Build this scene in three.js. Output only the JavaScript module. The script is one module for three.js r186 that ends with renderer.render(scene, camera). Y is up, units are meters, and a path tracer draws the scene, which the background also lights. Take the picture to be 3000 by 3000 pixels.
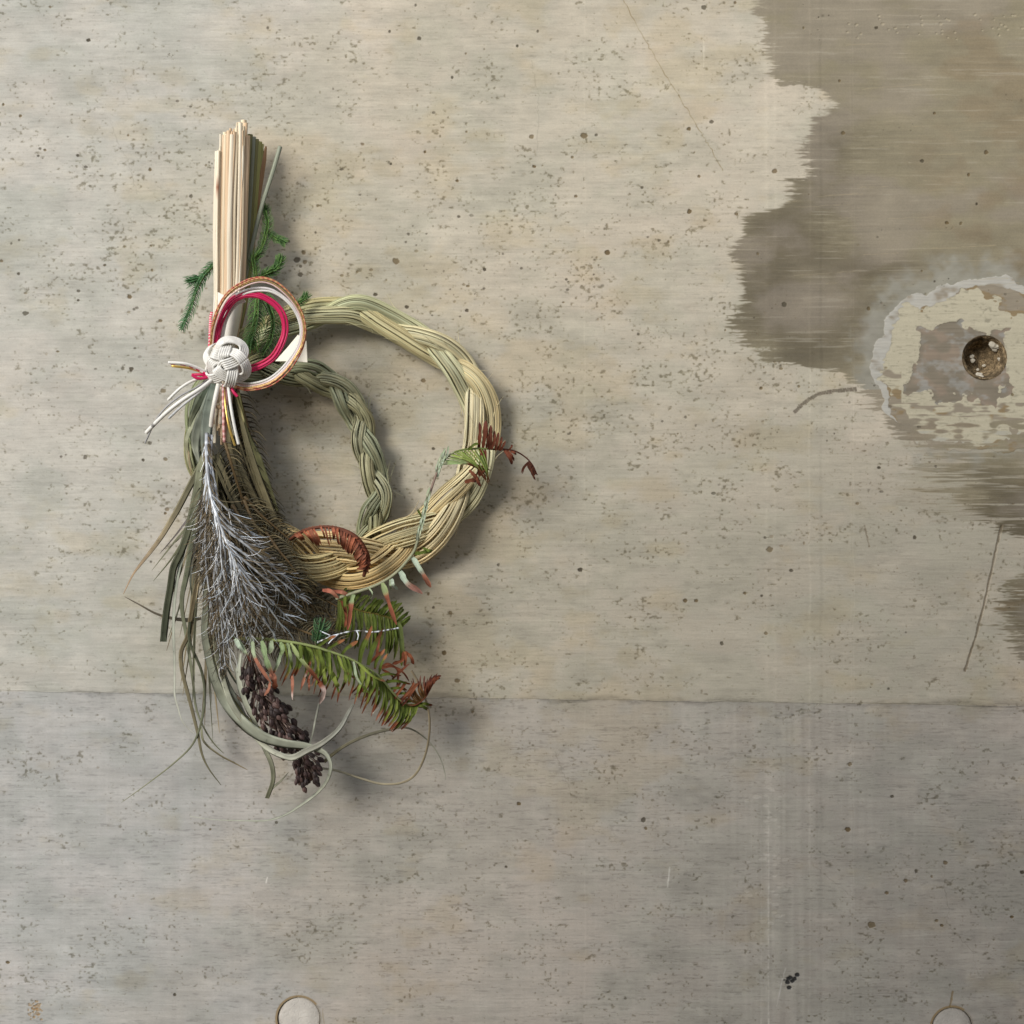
import * as THREE from 'three';
import { mergeGeometries } from 'three/addons/utils/BufferGeometryUtils.js';

// ------------------------------------------------------------------ camera, sky, sun, exposure
const scene = new THREE.Scene();
const DIST = 1.1, SPAN = 0.75, PX = SPAN / 3000;              // the picture spans 0.75 m of wall
const camera = new THREE.PerspectiveCamera(2 * Math.atan(SPAN / 2 / DIST) * 180 / Math.PI, 1, 0.05, 60);
camera.position.set(0, 0, DIST);
camera.lookAt(0, 0, 0);
const renderer = new THREE.WebGLRenderer({ antialias: true });
renderer.setSize(1024, 1024);
renderer.toneMapping = THREE.LinearToneMapping;
renderer.toneMappingExposure = 1.15;
renderer.shadowMap.enabled = true;
const SUN = new THREE.Vector3(-0.70, 0.44, 1.0).normalize();
{
  const W = 256, H = 128, d = new Float32Array(W * H * 4);
  for (let r = 0; r < H; r++) for (let c = 0; c < W; c++) {
    const up = ((r + 0.5) / H - 0.5) * Math.PI, a = ((c + 0.5) / W - 0.5) * 2 * Math.PI;
    const y = Math.sin(up), x = Math.cos(up) * Math.cos(a), z = Math.cos(up) * Math.sin(a);
    const s = Math.max(0, x * SUN.x + y * SUN.y + z * SUN.z);
    const L = 0.50 * (1 + 1.2 * Math.max(0, y)) / 2 + 1.0 * Math.pow(s, 4);          // overcast dome, brighter about the veiled sun
    const i = (r * W + c) * 4;
    d[i] = L * 0.95; d[i + 1] = L * 1.0; d[i + 2] = L * 1.1; d[i + 3] = 1;
  }
  const sky = new THREE.DataTexture(d, W, H, THREE.RGBAFormat, THREE.FloatType);
  sky.mapping = THREE.EquirectangularReflectionMapping;
  sky.magFilter = sky.minFilter = THREE.LinearFilter; sky.needsUpdate = true;
  scene.background = sky; scene.environment = sky;
  scene.environmentIntensity = 1;
}
const sun = new THREE.DirectionalLight(new THREE.Color(1.0, 0.94, 0.84), 2.6);
sun.position.copy(SUN).multiplyScalar(4);
sun.castShadow = true; sun.shadow.radius = 44; sun.shadow.mapSize.set(2048, 2048);
Object.assign(sun.shadow.camera, { left: -1, right: 1, top: 1, bottom: -1, near: 0.5, far: 9 });
scene.add(sun, sun.target);

// ------------------------------------------------------------------ helpers
let seed = 7;
const rnd = () => { seed = (seed + 0x6d2b79f5) | 0; let t = Math.imul(seed ^ (seed >>> 15), 1 | seed); t = (t + Math.imul(t ^ (t >>> 7), 61 | t)) ^ t; return ((t ^ (t >>> 14)) >>> 0) / 4294967296; };
const rr = (a, b) => a + (b - a) * rnd();
const lerp = (a, b, t) => a + (b - a) * t, clamp = (x, a = 0, b = 1) => Math.min(b, Math.max(a, x));
const sstep = (a, b, x) => { const t = clamp((x - a) / (b - a)); return t * t * (3 - 2 * t); };
const mix3 = (a, b, t) => [lerp(a[0], b[0], t), lerp(a[1], b[1], t), lerp(a[2], b[2], t)];
const mul3 = (a, k) => [a[0] * k, a[1] * k, a[2] * k];
const TAB = new Float32Array(65536); for (let i = 0; i < 65536; i++) TAB[i] = rnd();
function noise(x, y) {                                        // value noise, 0..1
  const ix = Math.floor(x), iy = Math.floor(y); let fx = x - ix, fy = y - iy;
  fx = fx * fx * (3 - 2 * fx); fy = fy * fy * (3 - 2 * fy);
  const h = (a, b) => TAB[(Math.imul(a, 1597) ^ Math.imul(b, 51749) ^ ((a * b) & 0xff)) & 65535];
  const a = h(ix, iy), b = h(ix + 1, iy), c = h(ix, iy + 1), e = h(ix + 1, iy + 1);
  return a + (b - a) * fx + (c - a) * fy + (a - b - c + e) * fx * fy;
}
const fbm = (x, y, n = 4) => { let s = 0, a = 0.5, t = 0; for (let i = 0; i < n; i++) { s += a * noise(x, y); t += a; a *= 0.5; x = x * 2.03 + 17.1; y = y * 2.03 + 5.7; } return s / t; };
// a place on the wall read off the photograph (3000 px across), z metres in front of the wall
const P = (u, v, z = 0) => { const k = PX * (DIST - z) / DIST; return new THREE.Vector3((u - 1500) * k, (1500 - v) * k, z); };
const line = (list) => list.map(([u, v, z]) => P(u, v, z));
const UP = new THREE.Vector3(0, 0, 1);

// a tapering strip or tube along a smooth path: w and t are its half width (across, seen from the front) and half thickness
function sweep(pts, o) {
  const { w, t = w, sides = 6, segs = 24, col, twist, fold = 0, tension = 0.5 } = o;
  const curve = pts.length > 2 ? new THREE.CatmullRomCurve3(pts, false, 'centripetal', tension) : new THREE.LineCurve3(pts[0], pts[1]);
  const pos = [], uv = [], idx = [], cols = [], p = new THREE.Vector3(), q = new THREE.Vector3(), T = new THREE.Vector3(), B = new THREE.Vector3(), N = new THREE.Vector3(), v = new THREE.Vector3();
  const f = (x, s) => (typeof x === 'function' ? x(s) : x);
  let along = 0; const B0 = new THREE.Vector3(1, 0, 0);
  for (let i = 0; i <= segs; i++) {
    const s = i / segs;
    curve.getPoint(s, p);
    curve.getPoint(Math.min(1, s + 0.004), T); curve.getPoint(Math.max(0, s - 0.004), q); T.sub(q).normalize();
    B.crossVectors(o.up || UP, T); if (B.lengthSq() < 1e-4) B.copy(B0); B.normalize(); B0.copy(B);
    N.crossVectors(T, B).normalize();
    if (twist) { const a = f(twist, s), c = Math.cos(a), n = Math.sin(a); v.copy(B); B.multiplyScalar(c).addScaledVector(N, n); N.multiplyScalar(c).addScaledVector(v, -n); }
    if (i) along += p.distanceTo(q.set(pos[(i - 1) * sides * 3 + 0] ?? p.x, p.y, p.z)) * 0 + (sweep.prev ? p.distanceTo(sweep.prev) : 0);
    sweep.prev = p.clone();
    const hw = Math.max(1e-5, f(w, s)), ht = Math.max(1e-5, f(t, s)), c3 = col ? col(s) : null;
    for (let j = 0; j < sides; j++) {
      const a = (j / sides) * Math.PI * 2, ca = Math.cos(a), sa = Math.sin(a);
      v.copy(p).addScaledVector(B, hw * ca).addScaledVector(N, ht * sa + fold * hw * Math.abs(ca));
      pos.push(v.x, v.y, v.z); uv.push((j / sides) * 0.03, along);
      if (c3) cols.push(...(c3.length > 3 ? [c3[0] * (1 + c3[3] * ca), c3[1] * (1 + c3[3] * ca), c3[2] * (1 + c3[3] * ca)] : c3));
    }
  }
  sweep.prev = null;
  for (let i = 0; i < segs; i++) for (let j = 0; j < sides; j++) {
    const a = i * sides + j, b = i * sides + (j + 1) % sides, c = a + sides, e = b + sides;
    idx.push(a, b, c, b, e, c);
  }
  for (const [i, flip] of [[0, 1], [segs, 0]]) for (let j = 1; j < sides - 1; j++) { const a = i * sides; idx.push(...(flip ? [a, a + j + 1, a + j] : [a, a + j, a + j + 1])); }
  const g = new THREE.BufferGeometry();
  g.setAttribute('position', new THREE.Float32BufferAttribute(pos, 3));
  g.setAttribute('uv', new THREE.Float32BufferAttribute(uv, 2));
  if (col) g.setAttribute('color', new THREE.Float32BufferAttribute(cols, 3));
  g.setIndex(idx); g.computeVertexNormals();
  return g;
}
const taken = new Map();
const numbered = (n) => { const k = taken.get(n) ?? 0; taken.set(n, k + 1); return k ? n + '_' + String(k).padStart(3, '0') : n; };
function thing(name, label, category, at = new THREE.Vector3(), group) {
  const o = new THREE.Group(); o.name = numbered(name); o.position.copy(at); scene.add(o);
  o.userData = { label, category }; if (group) o.userData.group = group;
  o.updateMatrixWorld(true); return o;
}
function part(name, geo, mat, parent, extra) {                // geometry comes in world metres and is moved to the parent's own frame
  const m = new THREE.Mesh(geo, mat); m.name = name; m.castShadow = m.receiveShadow = true;
  let base = parent; while (base.parent && base.parent !== scene) base = base.parent;
  if (base !== scene) geo.translate(-base.position.x, -base.position.y, -base.position.z);
  if (extra) Object.assign(m.userData, extra);
  parent.add(m); return m;
}

// ------------------------------------------------------------------ textures and materials
function dataTex(w, h, fn, srgb = true, rep = true) {
  const d = new Uint8Array(w * h * 4);
  for (let y = 0; y < h; y++) for (let x = 0; x < w; x++) { const c = fn(x / w, y / h), i = (y * w + x) * 4; for (let k = 0; k < 3; k++) d[i + k] = clamp(c[k]) * 255; d[i + 3] = 255; }
  const t = new THREE.DataTexture(d, w, h, THREE.RGBAFormat); t.magFilter = THREE.LinearFilter; t.minFilter = THREE.LinearMipmapLinearFilter; t.generateMipmaps = true;
  if (srgb) t.colorSpace = THREE.SRGBColorSpace;
  if (rep) t.wrapS = t.wrapT = THREE.RepeatWrapping; t.needsUpdate = true; return t;
}
const wrapNoise = (x, y, px, py) => { const a = noise(x, y), b = noise(x - px, y), c = noise(x, y - py), e = noise(x - px, y - py), fx = x / px, fy = y / py; return lerp(lerp(a, b, fx), lerp(c, e, fx), fy); };
// dry fibre: streaks along the strip (v), a little blotching; multiplies the vertex colour
const fibre = dataTex(64, 512, (x, y) => { const s = wrapNoise(x * 22, y * 5, 22, 5), b = wrapNoise(x * 3, y * 14, 3, 14), k = 0.72 + 0.3 * s * 0.7 + 0.16 * b + (b < 0.2 && s > 0.5 ? -0.12 : 0); return [k, k * 0.99, k * 0.97]; });
fibre.repeat.set(1 / 0.03, 1 / 0.06);
const strawMap = dataTex(64, 256, (x, y) => { const a = wrapNoise(x * 26, y * 2, 26, 2), b = wrapNoise(x * 9, y * 1, 9, 1), k = 0.80 + 0.16 * a + 0.1 * b; return [k, k * 0.985, k * 0.96]; }); strawMap.repeat.set(1 / 0.03, 1 / 0.12);
const fibreBump = dataTex(64, 256, (x, y) => { const s = wrapNoise(x * 20, y * 3, 20, 3); return [s, s, s]; }, false); fibreBump.repeat.set(1 / 0.03, 1 / 0.06);
const M = {
  straw: new THREE.MeshPhysicalMaterial({ vertexColors: true, map: strawMap, bumpMap: fibreBump, bumpScale: 0.0003, roughness: 0.5, specularIntensity: 0.6 }),
  leaf: new THREE.MeshPhysicalMaterial({ vertexColors: true, map: fibre, roughness: 0.68, specularIntensity: 0.5, side: THREE.DoubleSide }),
  frond: new THREE.MeshPhysicalMaterial({ vertexColors: true, map: fibre, roughness: 0.8, specularIntensity: 0.3, side: THREE.DoubleSide, flatShading: true }),
  needle: new THREE.MeshStandardMaterial({ vertexColors: true, roughness: 0.55 }),
  silver: new THREE.MeshStandardMaterial({ vertexColors: true, roughness: 0.4, metalness: 0.2 }),
  cord: new THREE.MeshPhysicalMaterial({ vertexColors: true, roughness: 0.42 }),
  gold: new THREE.MeshStandardMaterial({ vertexColors: true, roughness: 0.3, metalness: 0.75 }),
  paper: new THREE.MeshStandardMaterial({ color: new THREE.Color(0.82, 0.79, 0.72), roughness: 0.8 }),
  seed: [0, 1, 2, 3].map((i) => new THREE.MeshStandardMaterial({ color: new THREE.Color(...[[0.075, 0.042, 0.038], [0.05, 0.028, 0.026], [0.12, 0.07, 0.06], [0.035, 0.023, 0.022]][i]), roughness: 0.6 })),
};

// ------------------------------------------------------------------ the wall: board-marked concrete, stains, pits, a tie hole
const TEX = 2048, U0 = -300, UW = 3600, K = TEX / UW;          // the texture covers -300..3300 px and is mirrored beyond
const JOINT = (u) => 2024 + (u / 3000) * 44;                   // the cold joint between the two pours
const HOLE = [2884, 1048, 66];
const canvasOf = (n = TEX) => { const c = document.createElement('canvas'); c.width = c.height = n; return c; };
function wallMaps() {
  // stain outlines, painted as masks and then frayed along the board grain
  const mk = canvasOf(1024), g = mk.getContext('2d'), k = 1024 / UW, X = (u) => (u - U0) * k;
  g.fillStyle = '#000'; g.fillRect(0, 0, 1024, 1024);
  const poly = (list, fill) => { g.fillStyle = fill; g.beginPath(); list.forEach(([u, v], i) => (i ? g.lineTo(X(u), X(v)) : g.moveTo(X(u), X(v)))); g.closePath(); g.fill(); };
  g.globalCompositeOperation = 'lighter';
  // red: the dark slurry stain
  poly([[2185, -320], [2205, 0], [2225, 60], [2255, 100], [2238, 130], [2268, 175], [2280, 205], [2245, 225], [2320, 255], [2390, 262], [2420, 290], [2450, 320], [2400, 345], [2362, 370], [2345, 430], [2370, 480], [2335, 520], [2300, 560], [2290, 600], [2205, 612], [2165, 650], [2150, 700], [2142, 730], [2165, 780], [2168, 830], [2172, 870], [2155, 940], [2165, 985], [2215, 1030], [2300, 1068], [2360, 1075], [2440, 1085], [2520, 1105], [2560, 1170], [2600, 1250], [2660, 1310], [2720, 1350], [2640, 1400], [2610, 1470], [2700, 1510], [2800, 1520], [2870, 1548], [2930, 1545], [3000, 1580], [3320, 1600], [3320, -320]], '#f00');
  poly([[2960, 1690], [2925, 1740], [2905, 1790], [2935, 1870], [2970, 1930], [3320, 1960], [3320, 1680]], '#d00');
  // green: the patched mortar ring about the hole
  poly([[2548, 1075], [2562, 1020], [2585, 975], [2600, 920], [2622, 900], [2665, 868], [2700, 862], [2760, 842], [2800, 822], [2850, 812], [2930, 806], [2990, 826], [3080, 850], [3200, 980], [3200, 1200], [3080, 1300], [3000, 1312], [2960, 1318], [2860, 1320], [2740, 1318], [2690, 1300], [2640, 1250], [2600, 1215], [2580, 1180], [2565, 1110]], '#0f0');
  // blue: bare plaster inside the ring
  poly([[2605, 1000], [2620, 930], [2650, 905], [2700, 910], [2740, 890], [2800, 858], [2850, 858], [2930, 880], [2960, 925], [3060, 930], [3160, 1020], [3160, 1180], [3040, 1260], [2960, 1262], [2960, 1290], [2860, 1302], [2700, 1290], [2680, 1240], [2640, 1205], [2600, 1150], [2580, 1100]], '#00f');
  g.globalCompositeOperation = 'source-over';
  const mask = g.getImageData(0, 0, 1024, 1024).data;
  // second mask: damp inner patch round the hole, lighter scraped patch, dark core of the stain
  g.fillStyle = '#000'; g.fillRect(0, 0, 1024, 1024); g.globalCompositeOperation = 'lighter';
  poly([[2690, 1000], [2702, 968], [2740, 962], [2775, 948], [2840, 960], [2860, 975], [2900, 970], [2935, 985], [2950, 1060], [2945, 1150], [2930, 1190], [2880, 1165], [2820, 1172], [2760, 1165], [2700, 1150], [2650, 1150], [2660, 1110], [2670, 1070]], '#f00');
  poly([[2330, 705], [2345, 760], [2420, 800], [2520, 850], [2560, 880], [2480, 900], [2440, 960], [2380, 985], [2310, 980], [2305, 900], [2318, 800], [2314, 730]], '#0f0');
  poly([[2240, 250], [2280, 260], [2390, 270], [2440, 330], [2520, 330], [2500, 480], [2420, 620], [2470, 760], [2650, 760], [2760, 780], [2620, 850], [2540, 960], [2500, 1090], [2300, 1060], [2140, 980], [2130, 700], [2200, 600], [2290, 600], [2350, 480], [2380, 380]], '#00f');
  poly([[2840, 1370], [3320, 1350], [3320, 1600], [2960, 1550], [2880, 1500]], '#00f');
  poly([[2900, 1680], [3320, 1660], [3320, 1960], [2960, 1940]], '#00f');
  g.globalCompositeOperation = 'source-over';
  const mask2 = g.getImageData(0, 0, 1024, 1024).data;
  const sample = (m, ch, u, v) => { const x = clamp((u - U0) * k - 0.5, 0, 1022), y = clamp((v - U0) * k - 0.5, 0, 1022), ix = x | 0, iy = y | 0, fx = x - ix, fy = y - iy, i = (iy * 1024 + ix) * 4 + ch; return (lerp(lerp(m[i], m[i + 4], fx), lerp(m[i + 4096], m[i + 4100], fx), fy)) / 255; };

  const blurred = (m, ch, rx, ry) => { let a = new Float32Array(1 << 20), b = new Float32Array(1 << 20); for (let i = 0; i < 1 << 20; i++) a[i] = m[i * 4 + ch] / 255; for (const [r, sx, sy] of [[rx, 1, 1024], [rx, 1, 1024], [ry, 1024, 1], [ry, 1024, 1]]) { for (let l = 0; l < 1024; l++) { let q = 0; const o = l * sy, at = (x) => a[o + clamp(x, 0, 1023) * sx]; for (let x = -r; x <= r; x++) q += at(x); for (let x = 0; x < 1024; x++) { b[o + x * sx] = q / (2 * r + 1); q += at(x + r + 1) - at(x - r); } } [a, b] = [b, a]; } return a; };
  const soft = (m, u, v) => { const x = clamp((u - U0) * k - 0.5, 0, 1022), y = clamp((v - U0) * k - 0.5, 0, 1022), ix = x | 0, iy = y | 0, fx = x - ix, fy = y - iy, i = iy * 1024 + ix; return lerp(lerp(m[i], m[i + 1], fx), lerp(m[i + 1024], m[i + 1025], fx), fy); };
  const stainSoft = blurred(mask, 0, 15, 4), coreSoft = blurred(mask2, 2, 20, 10), pateSoft = blurred(mask2, 1, 9, 6), ringSoft = blurred(mask, 1, 15, 15);
  const cv = canvasOf(), hv = canvasOf(), cx = cv.getContext('2d'), hx = hv.getContext('2d');
  const ci = cx.createImageData(TEX, TEX), hi = hx.createImageData(TEX, TEX), C = ci.data, H = hi.data;
  const srgb = new Uint8Array(4097); for (let i = 0; i <= 4096; i++) { const l = i / 4096; srgb[i] = Math.round(255 * (l <= 0.0031308 ? 12.92 * l : 1.055 * Math.pow(l, 1 / 2.4) - 0.055)); }
  for (let y = 0; y < TEX; y++) {
    const v = y / K + U0;
    for (let x = 0; x < TEX; x++) {
      const u = x / K + U0, lower = v > JOINT(u) ? 1 : 0;
      // tint: blotches of warmer, greener and pinker cement
      const b1 = fbm(u / 520 + 3, v / 420 + 9, 4), b2 = fbm(u / 380 + 40, v / 300 + 21, 4), b3 = fbm(u / 160 + 80, v / 60 + 31, 3);
      let c = lower ? [0.470, 0.440, 0.388] : [0.512, 0.472, 0.386];
      const west = sstep(1100, 300, u + (b2 - 0.5) * 900);
      c = mix3(c, lower ? [0.482, 0.482, 0.468] : [0.505, 0.495, 0.448], west);  // cooler left: bluish sky light painted into the wall colour
      c = mix3(c, [c[0] * 0.995, c[1] * 1.005, c[2] * 1.01], sstep(0.5, 0.68, b2));
      c = mix3(c, [c[0] * 1.012, c[1] * 0.992, c[2] * 0.99], sstep(0.52, 0.7, b1));
      const m1 = fbm(u / 120 + 400, v / 85 + 33, 4), m2 = fbm(u / 38 + 15, v / 20 + 210, 3);
      let lum = (lower ? 0.87 : 0.91) * (1 + 0.24 * (b1 - 0.5) + 0.18 * (b3 - 0.5) + 0.30 * (m1 - 0.5) + 0.20 * (m2 - 0.5)), h = 0.62;
      if (m1 > 0.5) c = mix3(c, [c[0] * 1.005, c[1] * 0.992, c[2] * 0.985], sstep(0.5, 0.62, m1)); else c = mix3(c, [c[0] * 0.988, c[1], c[2] * 0.99], sstep(0.5, 0.4, m1));
      if (lower) { const bl = sstep(0.55, 0.7, fbm(u / 75 + 61, v / 48 + 8, 4)) * sstep(1500, 2300, u) ; lum *= 1 + 0.09 * bl; const vs = noise(u / 8 + 4, v / 300) * 0.6 + noise(u / 19 + 90, v / 500) * 0.4; lum *= 1 + (0.035 + 0.075 * Math.exp(-(((u - 2330) / 210) ** 2))) * (vs - 0.5) * 2; }
      // board grain: fine horizontal streaks and dark dashes
      const s1 = noise(u / 70 + 5, v / 4.2), s2 = noise(u / 24 + 91, v / 2.6 + 7), s3 = noise(u / 210, v / 8.5 + 55);
      lum *= 1 + 0.085 * (s1 - 0.5) + 0.055 * (s2 - 0.5) + 0.07 * (s3 - 0.5);
      h += 0.05 * (s1 - 0.5) + 0.03 * (s2 - 0.5) + 0.04 * (s3 - 0.5);
      const zone = fbm(u / 260 + 70, v / 170 + 4, 3), dash = noise(u / 30 + 33, v / 3.4 + 80) * 0.62 + noise(u / 9, v / 3 + 44) * 0.38;
      const d1 = sstep(0.64, 0.86, dash + 0.18 * (zone - 0.5) + (lower ? 0.015 : 0)); lum *= 1 - (lower ? 0.20 : 0.11) * d1; h -= 0.03 * d1;
      // grime caught in the board grain at the right
      const gr = sstep(0.40, 0.62, m1 * 0.5 + m2 * 0.3 + s1 * 0.2 + 0.26 * (clamp((u - 1900) / 1000, -1, 1)) - 0.10) * (v > 1200 + 300 * (b2 - 0.3) ? 1 : 0.25); lum *= 1 - 0.13 * gr * (0.55 + 0.9 * s2);
      // weathered pores in drifts
      const drift = Math.exp(-(((v - 800 - (u - 900) * 0.28) / 520) ** 2)) * (lower ? 0.2 : 1) * (u < 2300 ? 1 : 0.4);
      const pore = noise(u / 7.5 + 300, v / 6.2 + 12) * 0.6 + noise(u / 13 + 20, v / 8 + 140) * 0.4;
      const p1 = sstep(0.66, 0.94, pore * 0.8 + 0.2 * noise(u / 3.2 + 77, v / 2.8) + 0.46 * (fbm(u / 85 + 9, v / 65, 4) - 0.53) + 0.06 * drift); lum *= 1 - 0.5 * p1; h -= 0.14 * p1;
      lum *= 1 + 0.10 * (noise(u / 2.3, v / 2.3 + 600) - 0.5);
      if (p1 > 0.02) c = mix3(c, [c[0], c[1] * 0.97, c[2] * 0.86], p1);
      // brown drifts at random; round the wreath a warm glow painted into the colour
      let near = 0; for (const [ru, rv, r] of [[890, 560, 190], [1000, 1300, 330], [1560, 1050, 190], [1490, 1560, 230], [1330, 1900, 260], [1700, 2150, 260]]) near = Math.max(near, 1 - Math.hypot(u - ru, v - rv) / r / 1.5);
      const russet = sstep(0.5, 0.72, fbm(u / 130 + 200, v / 80 + 150, 5) + 0.34 * near + (lower ? -0.08 : -0.04)); c = mix3(c, [c[0] * 0.965, c[1] * 0.91, c[2] * 0.80], russet * 0.6);
      // the stain: a brushed slurry, its edge broken into dry strokes
      const stroke1 = noise(u / 120 + 7, v / 4.4 + 3) * 0.45 + noise(u / 34, v / 2.6 + 91) * 0.3 + noise(u / 12 + 8, v / 2.2 + 40) * 0.25, brushy = 0.35 + 0.75 * noise(2, v / 120 + 20);
      const eb = soft(stainSoft, u + (noise(u / 60 + 50, v / 34) - 0.5) * 40, v + (fbm(u / 50, v / 50 + 60, 2) - 0.5) * 44);
      const edge = eb < 0.02 ? 0 : sstep(0.38, 0.62, eb + (stroke1 - 0.5) * 1.25 * brushy);
      if (edge > 0) {
        const core = soft(coreSoft, u + (b3 - 0.5) * 160 + (stroke1 - 0.5) * 170, v + (b2 - 0.5) * 200), sc = soft(pateSoft, u + (stroke1 - 0.5) * 90, v);
        const wipe = noise(u / 300 + 60, v / 9 + 30) * 0.4 + noise(u / 110 + 60, v / 4) * 0.35 + noise(u / 40 + 5, v / 2.4) * 0.25, broad = fbm(u / 260 + 31, v / 150 + 77, 5), cloud = fbm(u / 70 + 12, v / 44 + 9, 4);
        let st = mix3([0.272, 0.240, 0.163], [0.140, 0.119, 0.080], core);
        st = mix3(st, [0.300, 0.262, 0.190], sc * 0.55 * (0.6 + 0.6 * wipe));
        st = mix3(st, [0.27, 0.235, 0.195], 0.5 * sstep(0.5, 0.66, broad)); st = mix3(st, [0.235, 0.175, 0.105], 0.45 * sstep(0.56, 0.72, fbm(u / 150 + 90, v / 110 + 17, 4)) * sstep(2500, 2900, u));
        st = mul3(st, 0.70 + 0.34 * wipe + 0.36 * (broad - 0.3) + 0.30 * (cloud - 0.3));
        st = mix3(st, mul3(c, 0.78), 0.4 * sstep(0.66, 0.82, wipe + 0.2 * (cloud - 0.5)));
        const keep = v > 1290 ? edge * (0.25 + 0.75 * sstep(0.38, 0.56, wipe + (u - 2850) / 800)) : edge * (0.90 + 0.1 * wipe);
        st = mul3(st, 0.88 * (1 + 0.13 * (noise(u / 2.3, v / 2.3 + 600) - 0.5)));
        c = mix3(mul3(c, lum), st, keep); lum = 1; h = lerp(h, 0.64 + 0.09 * (wipe - 0.5) + 0.05 * (cloud - 0.5), keep * 0.9);
      }
      // patched mortar about the hole
      const ju = (fbm(u / 34 + 11, v / 30, 3) - 0.5) * 70, jv = (fbm(u / 34, v / 30 + 71, 3) - 0.5) * 70;
      const ring = sstep(0.4, 0.6, sample(mask, 1, u + ju * 0.5, v + jv * 0.5)), inn = sstep(0.4, 0.6, sample(mask, 2, u + ju * 0.9, v + jv * 0.9));
      const frayS = (v > 1180 || u < 2640) && v > 1080 ? sstep(0.40, 0.56, noise(u / 26 + 5, v / 16) * 0.6 + noise(u / 60, v / 5 + 9) * 0.4) : 1;
      if (ring > 0.01) {
        const halo = fbm(u / 45 + 3, v / 28 + 60, 3);
        let rc = mix3([0.27, 0.235, 0.18], [0.25, 0.19, 0.11], sstep(0.5, 0.62, halo));
        const crust = sstep(0.02, 0.35, sample(mask, 1, u + ju * 0.5 + (u < 2800 ? -34 : 0), v + jv * 0.5 - 34)); // lime bloom sits along the upper and left rim
        rc = mix3(mix3(rc, [0.46, 0.455, 0.42], 0.85 * sstep(0.3, 0.6, halo + 0.12)), rc, crust);
        c = mix3(c, mul3(rc, 0.9 + 0.2 * s2), ring * (v > 1230 ? 0.8 * frayS : 1)); lum = lerp(lum, 1, ring); h = lerp(h, 0.70 + 0.14 * (halo - 0.4) + 0.10 * (1 - crust), ring);
      }
      if (inn > 0.01) {
        const pl = mul3([0.46, 0.425, 0.32], (0.93 + 0.14 * s1) * (1 - 0.32 * p1) * (1 - 0.25 * d1) * (0.95 + 0.1 * noise(u / 2.3, v / 2.3 + 600)));
        const low = v > 1262 ? sstep(0.4, 0.6, fbm(u / 60, v / 22 + 3, 3)) : 0;
        c = mix3(c, mix3(pl, [0.37, 0.37, 0.34], low * 0.5), inn * frayS); h = lerp(h, 0.72 - 0.1 * p1, inn * frayS);
        const damp = sstep(0.4, 0.6, sample(mask2, 0, u + ju * 1.2, v + jv * 1.1)) ;
        const dd = fbm(u / 40 + 140, v / 26, 3), dc = mix3(mix3([0.225, 0.196, 0.150], [0.265, 0.215, 0.165], sstep(0.45, 0.7, dd)), [0.31, 0.305, 0.28], 0.8 * sstep(0.5, 0.75, fbm(u / 30 + 9, v / 20 + 200, 4)));
        c = mix3(c, mul3(dc, 0.85 + 0.2 * s1 + 0.2 * (dd - 0.5)), damp); h = lerp(h, 0.55 + 0.14 * (dd - 0.5), damp);
      }
      // lime wash left round the patch, outside its rim
      const rs = soft(ringSoft, u + ju * 1.6 + 22, v + jv * 1.6 + 18), bloom = (1 - ring) * sstep(0.02, 0.55, rs + 0.22 * (fbm(u / 70, v / 40 + 300, 4) - 0.5)) * ((v < 1140 && edge > 0.3) || v > 1310 ? 1 : 0);
      if (bloom > 0.01) c = mix3(c, mul3([0.295, 0.292, 0.255], 0.75 + 0.5 * fbm(u / 40, v / 26 + 30, 3)), bloom * 0.7);
      // faint print of the form-board edges
      for (const [bu, wdt, a] of [[1712, 4, 0.05], [2270, 7, 0.04], [2372, 6, 0.08], [2405, 7, -0.07], [2492, 4, 0.04], [2245, 9, 0.05], [2500, 3, 0.05]]) { const q = Math.abs(u + (noise(3, v / 80) - 0.5) * 5 - bu); if (q < wdt) { const e = (1 - q / wdt) * (0.4 + 0.9 * noise(bu, v / 40)); lum *= 1 + a * e * 1.3; h += a * e * 0.8; } }
      // the joint line
      const jd = v - JOINT(u) - (noise(u / 60, 9) - 0.5) * 16 - (noise(u / 17, 3) - 0.5) * 6, jg = sstep(0.3, 0.62, noise(u / 150 + 12, 4));
      const jl = Math.exp(-((jd / (3 + 5 * jg)) ** 2)) * (0.3 + 0.6 * jg) * (0.6 + 0.7 * noise(u / 9, v / 3)); lum *= 1 - 0.3 * clamp(jl); h -= 0.15 * clamp(jl);
      const i = (y * TEX + x) * 4;
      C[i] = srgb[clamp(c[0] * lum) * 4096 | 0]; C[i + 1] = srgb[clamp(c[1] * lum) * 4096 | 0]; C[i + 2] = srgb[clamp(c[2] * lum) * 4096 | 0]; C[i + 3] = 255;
      H[i] = H[i + 1] = H[i + 2] = clamp(h) * 255; H[i + 3] = 255;
    }
  }
  cx.putImageData(ci, 0, 0); hx.putImageData(hi, 0, 0);
  // marks drawn one by one: blow holes, cracks, scratches, spatter
  const T = (u) => (u - U0) * K;
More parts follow.
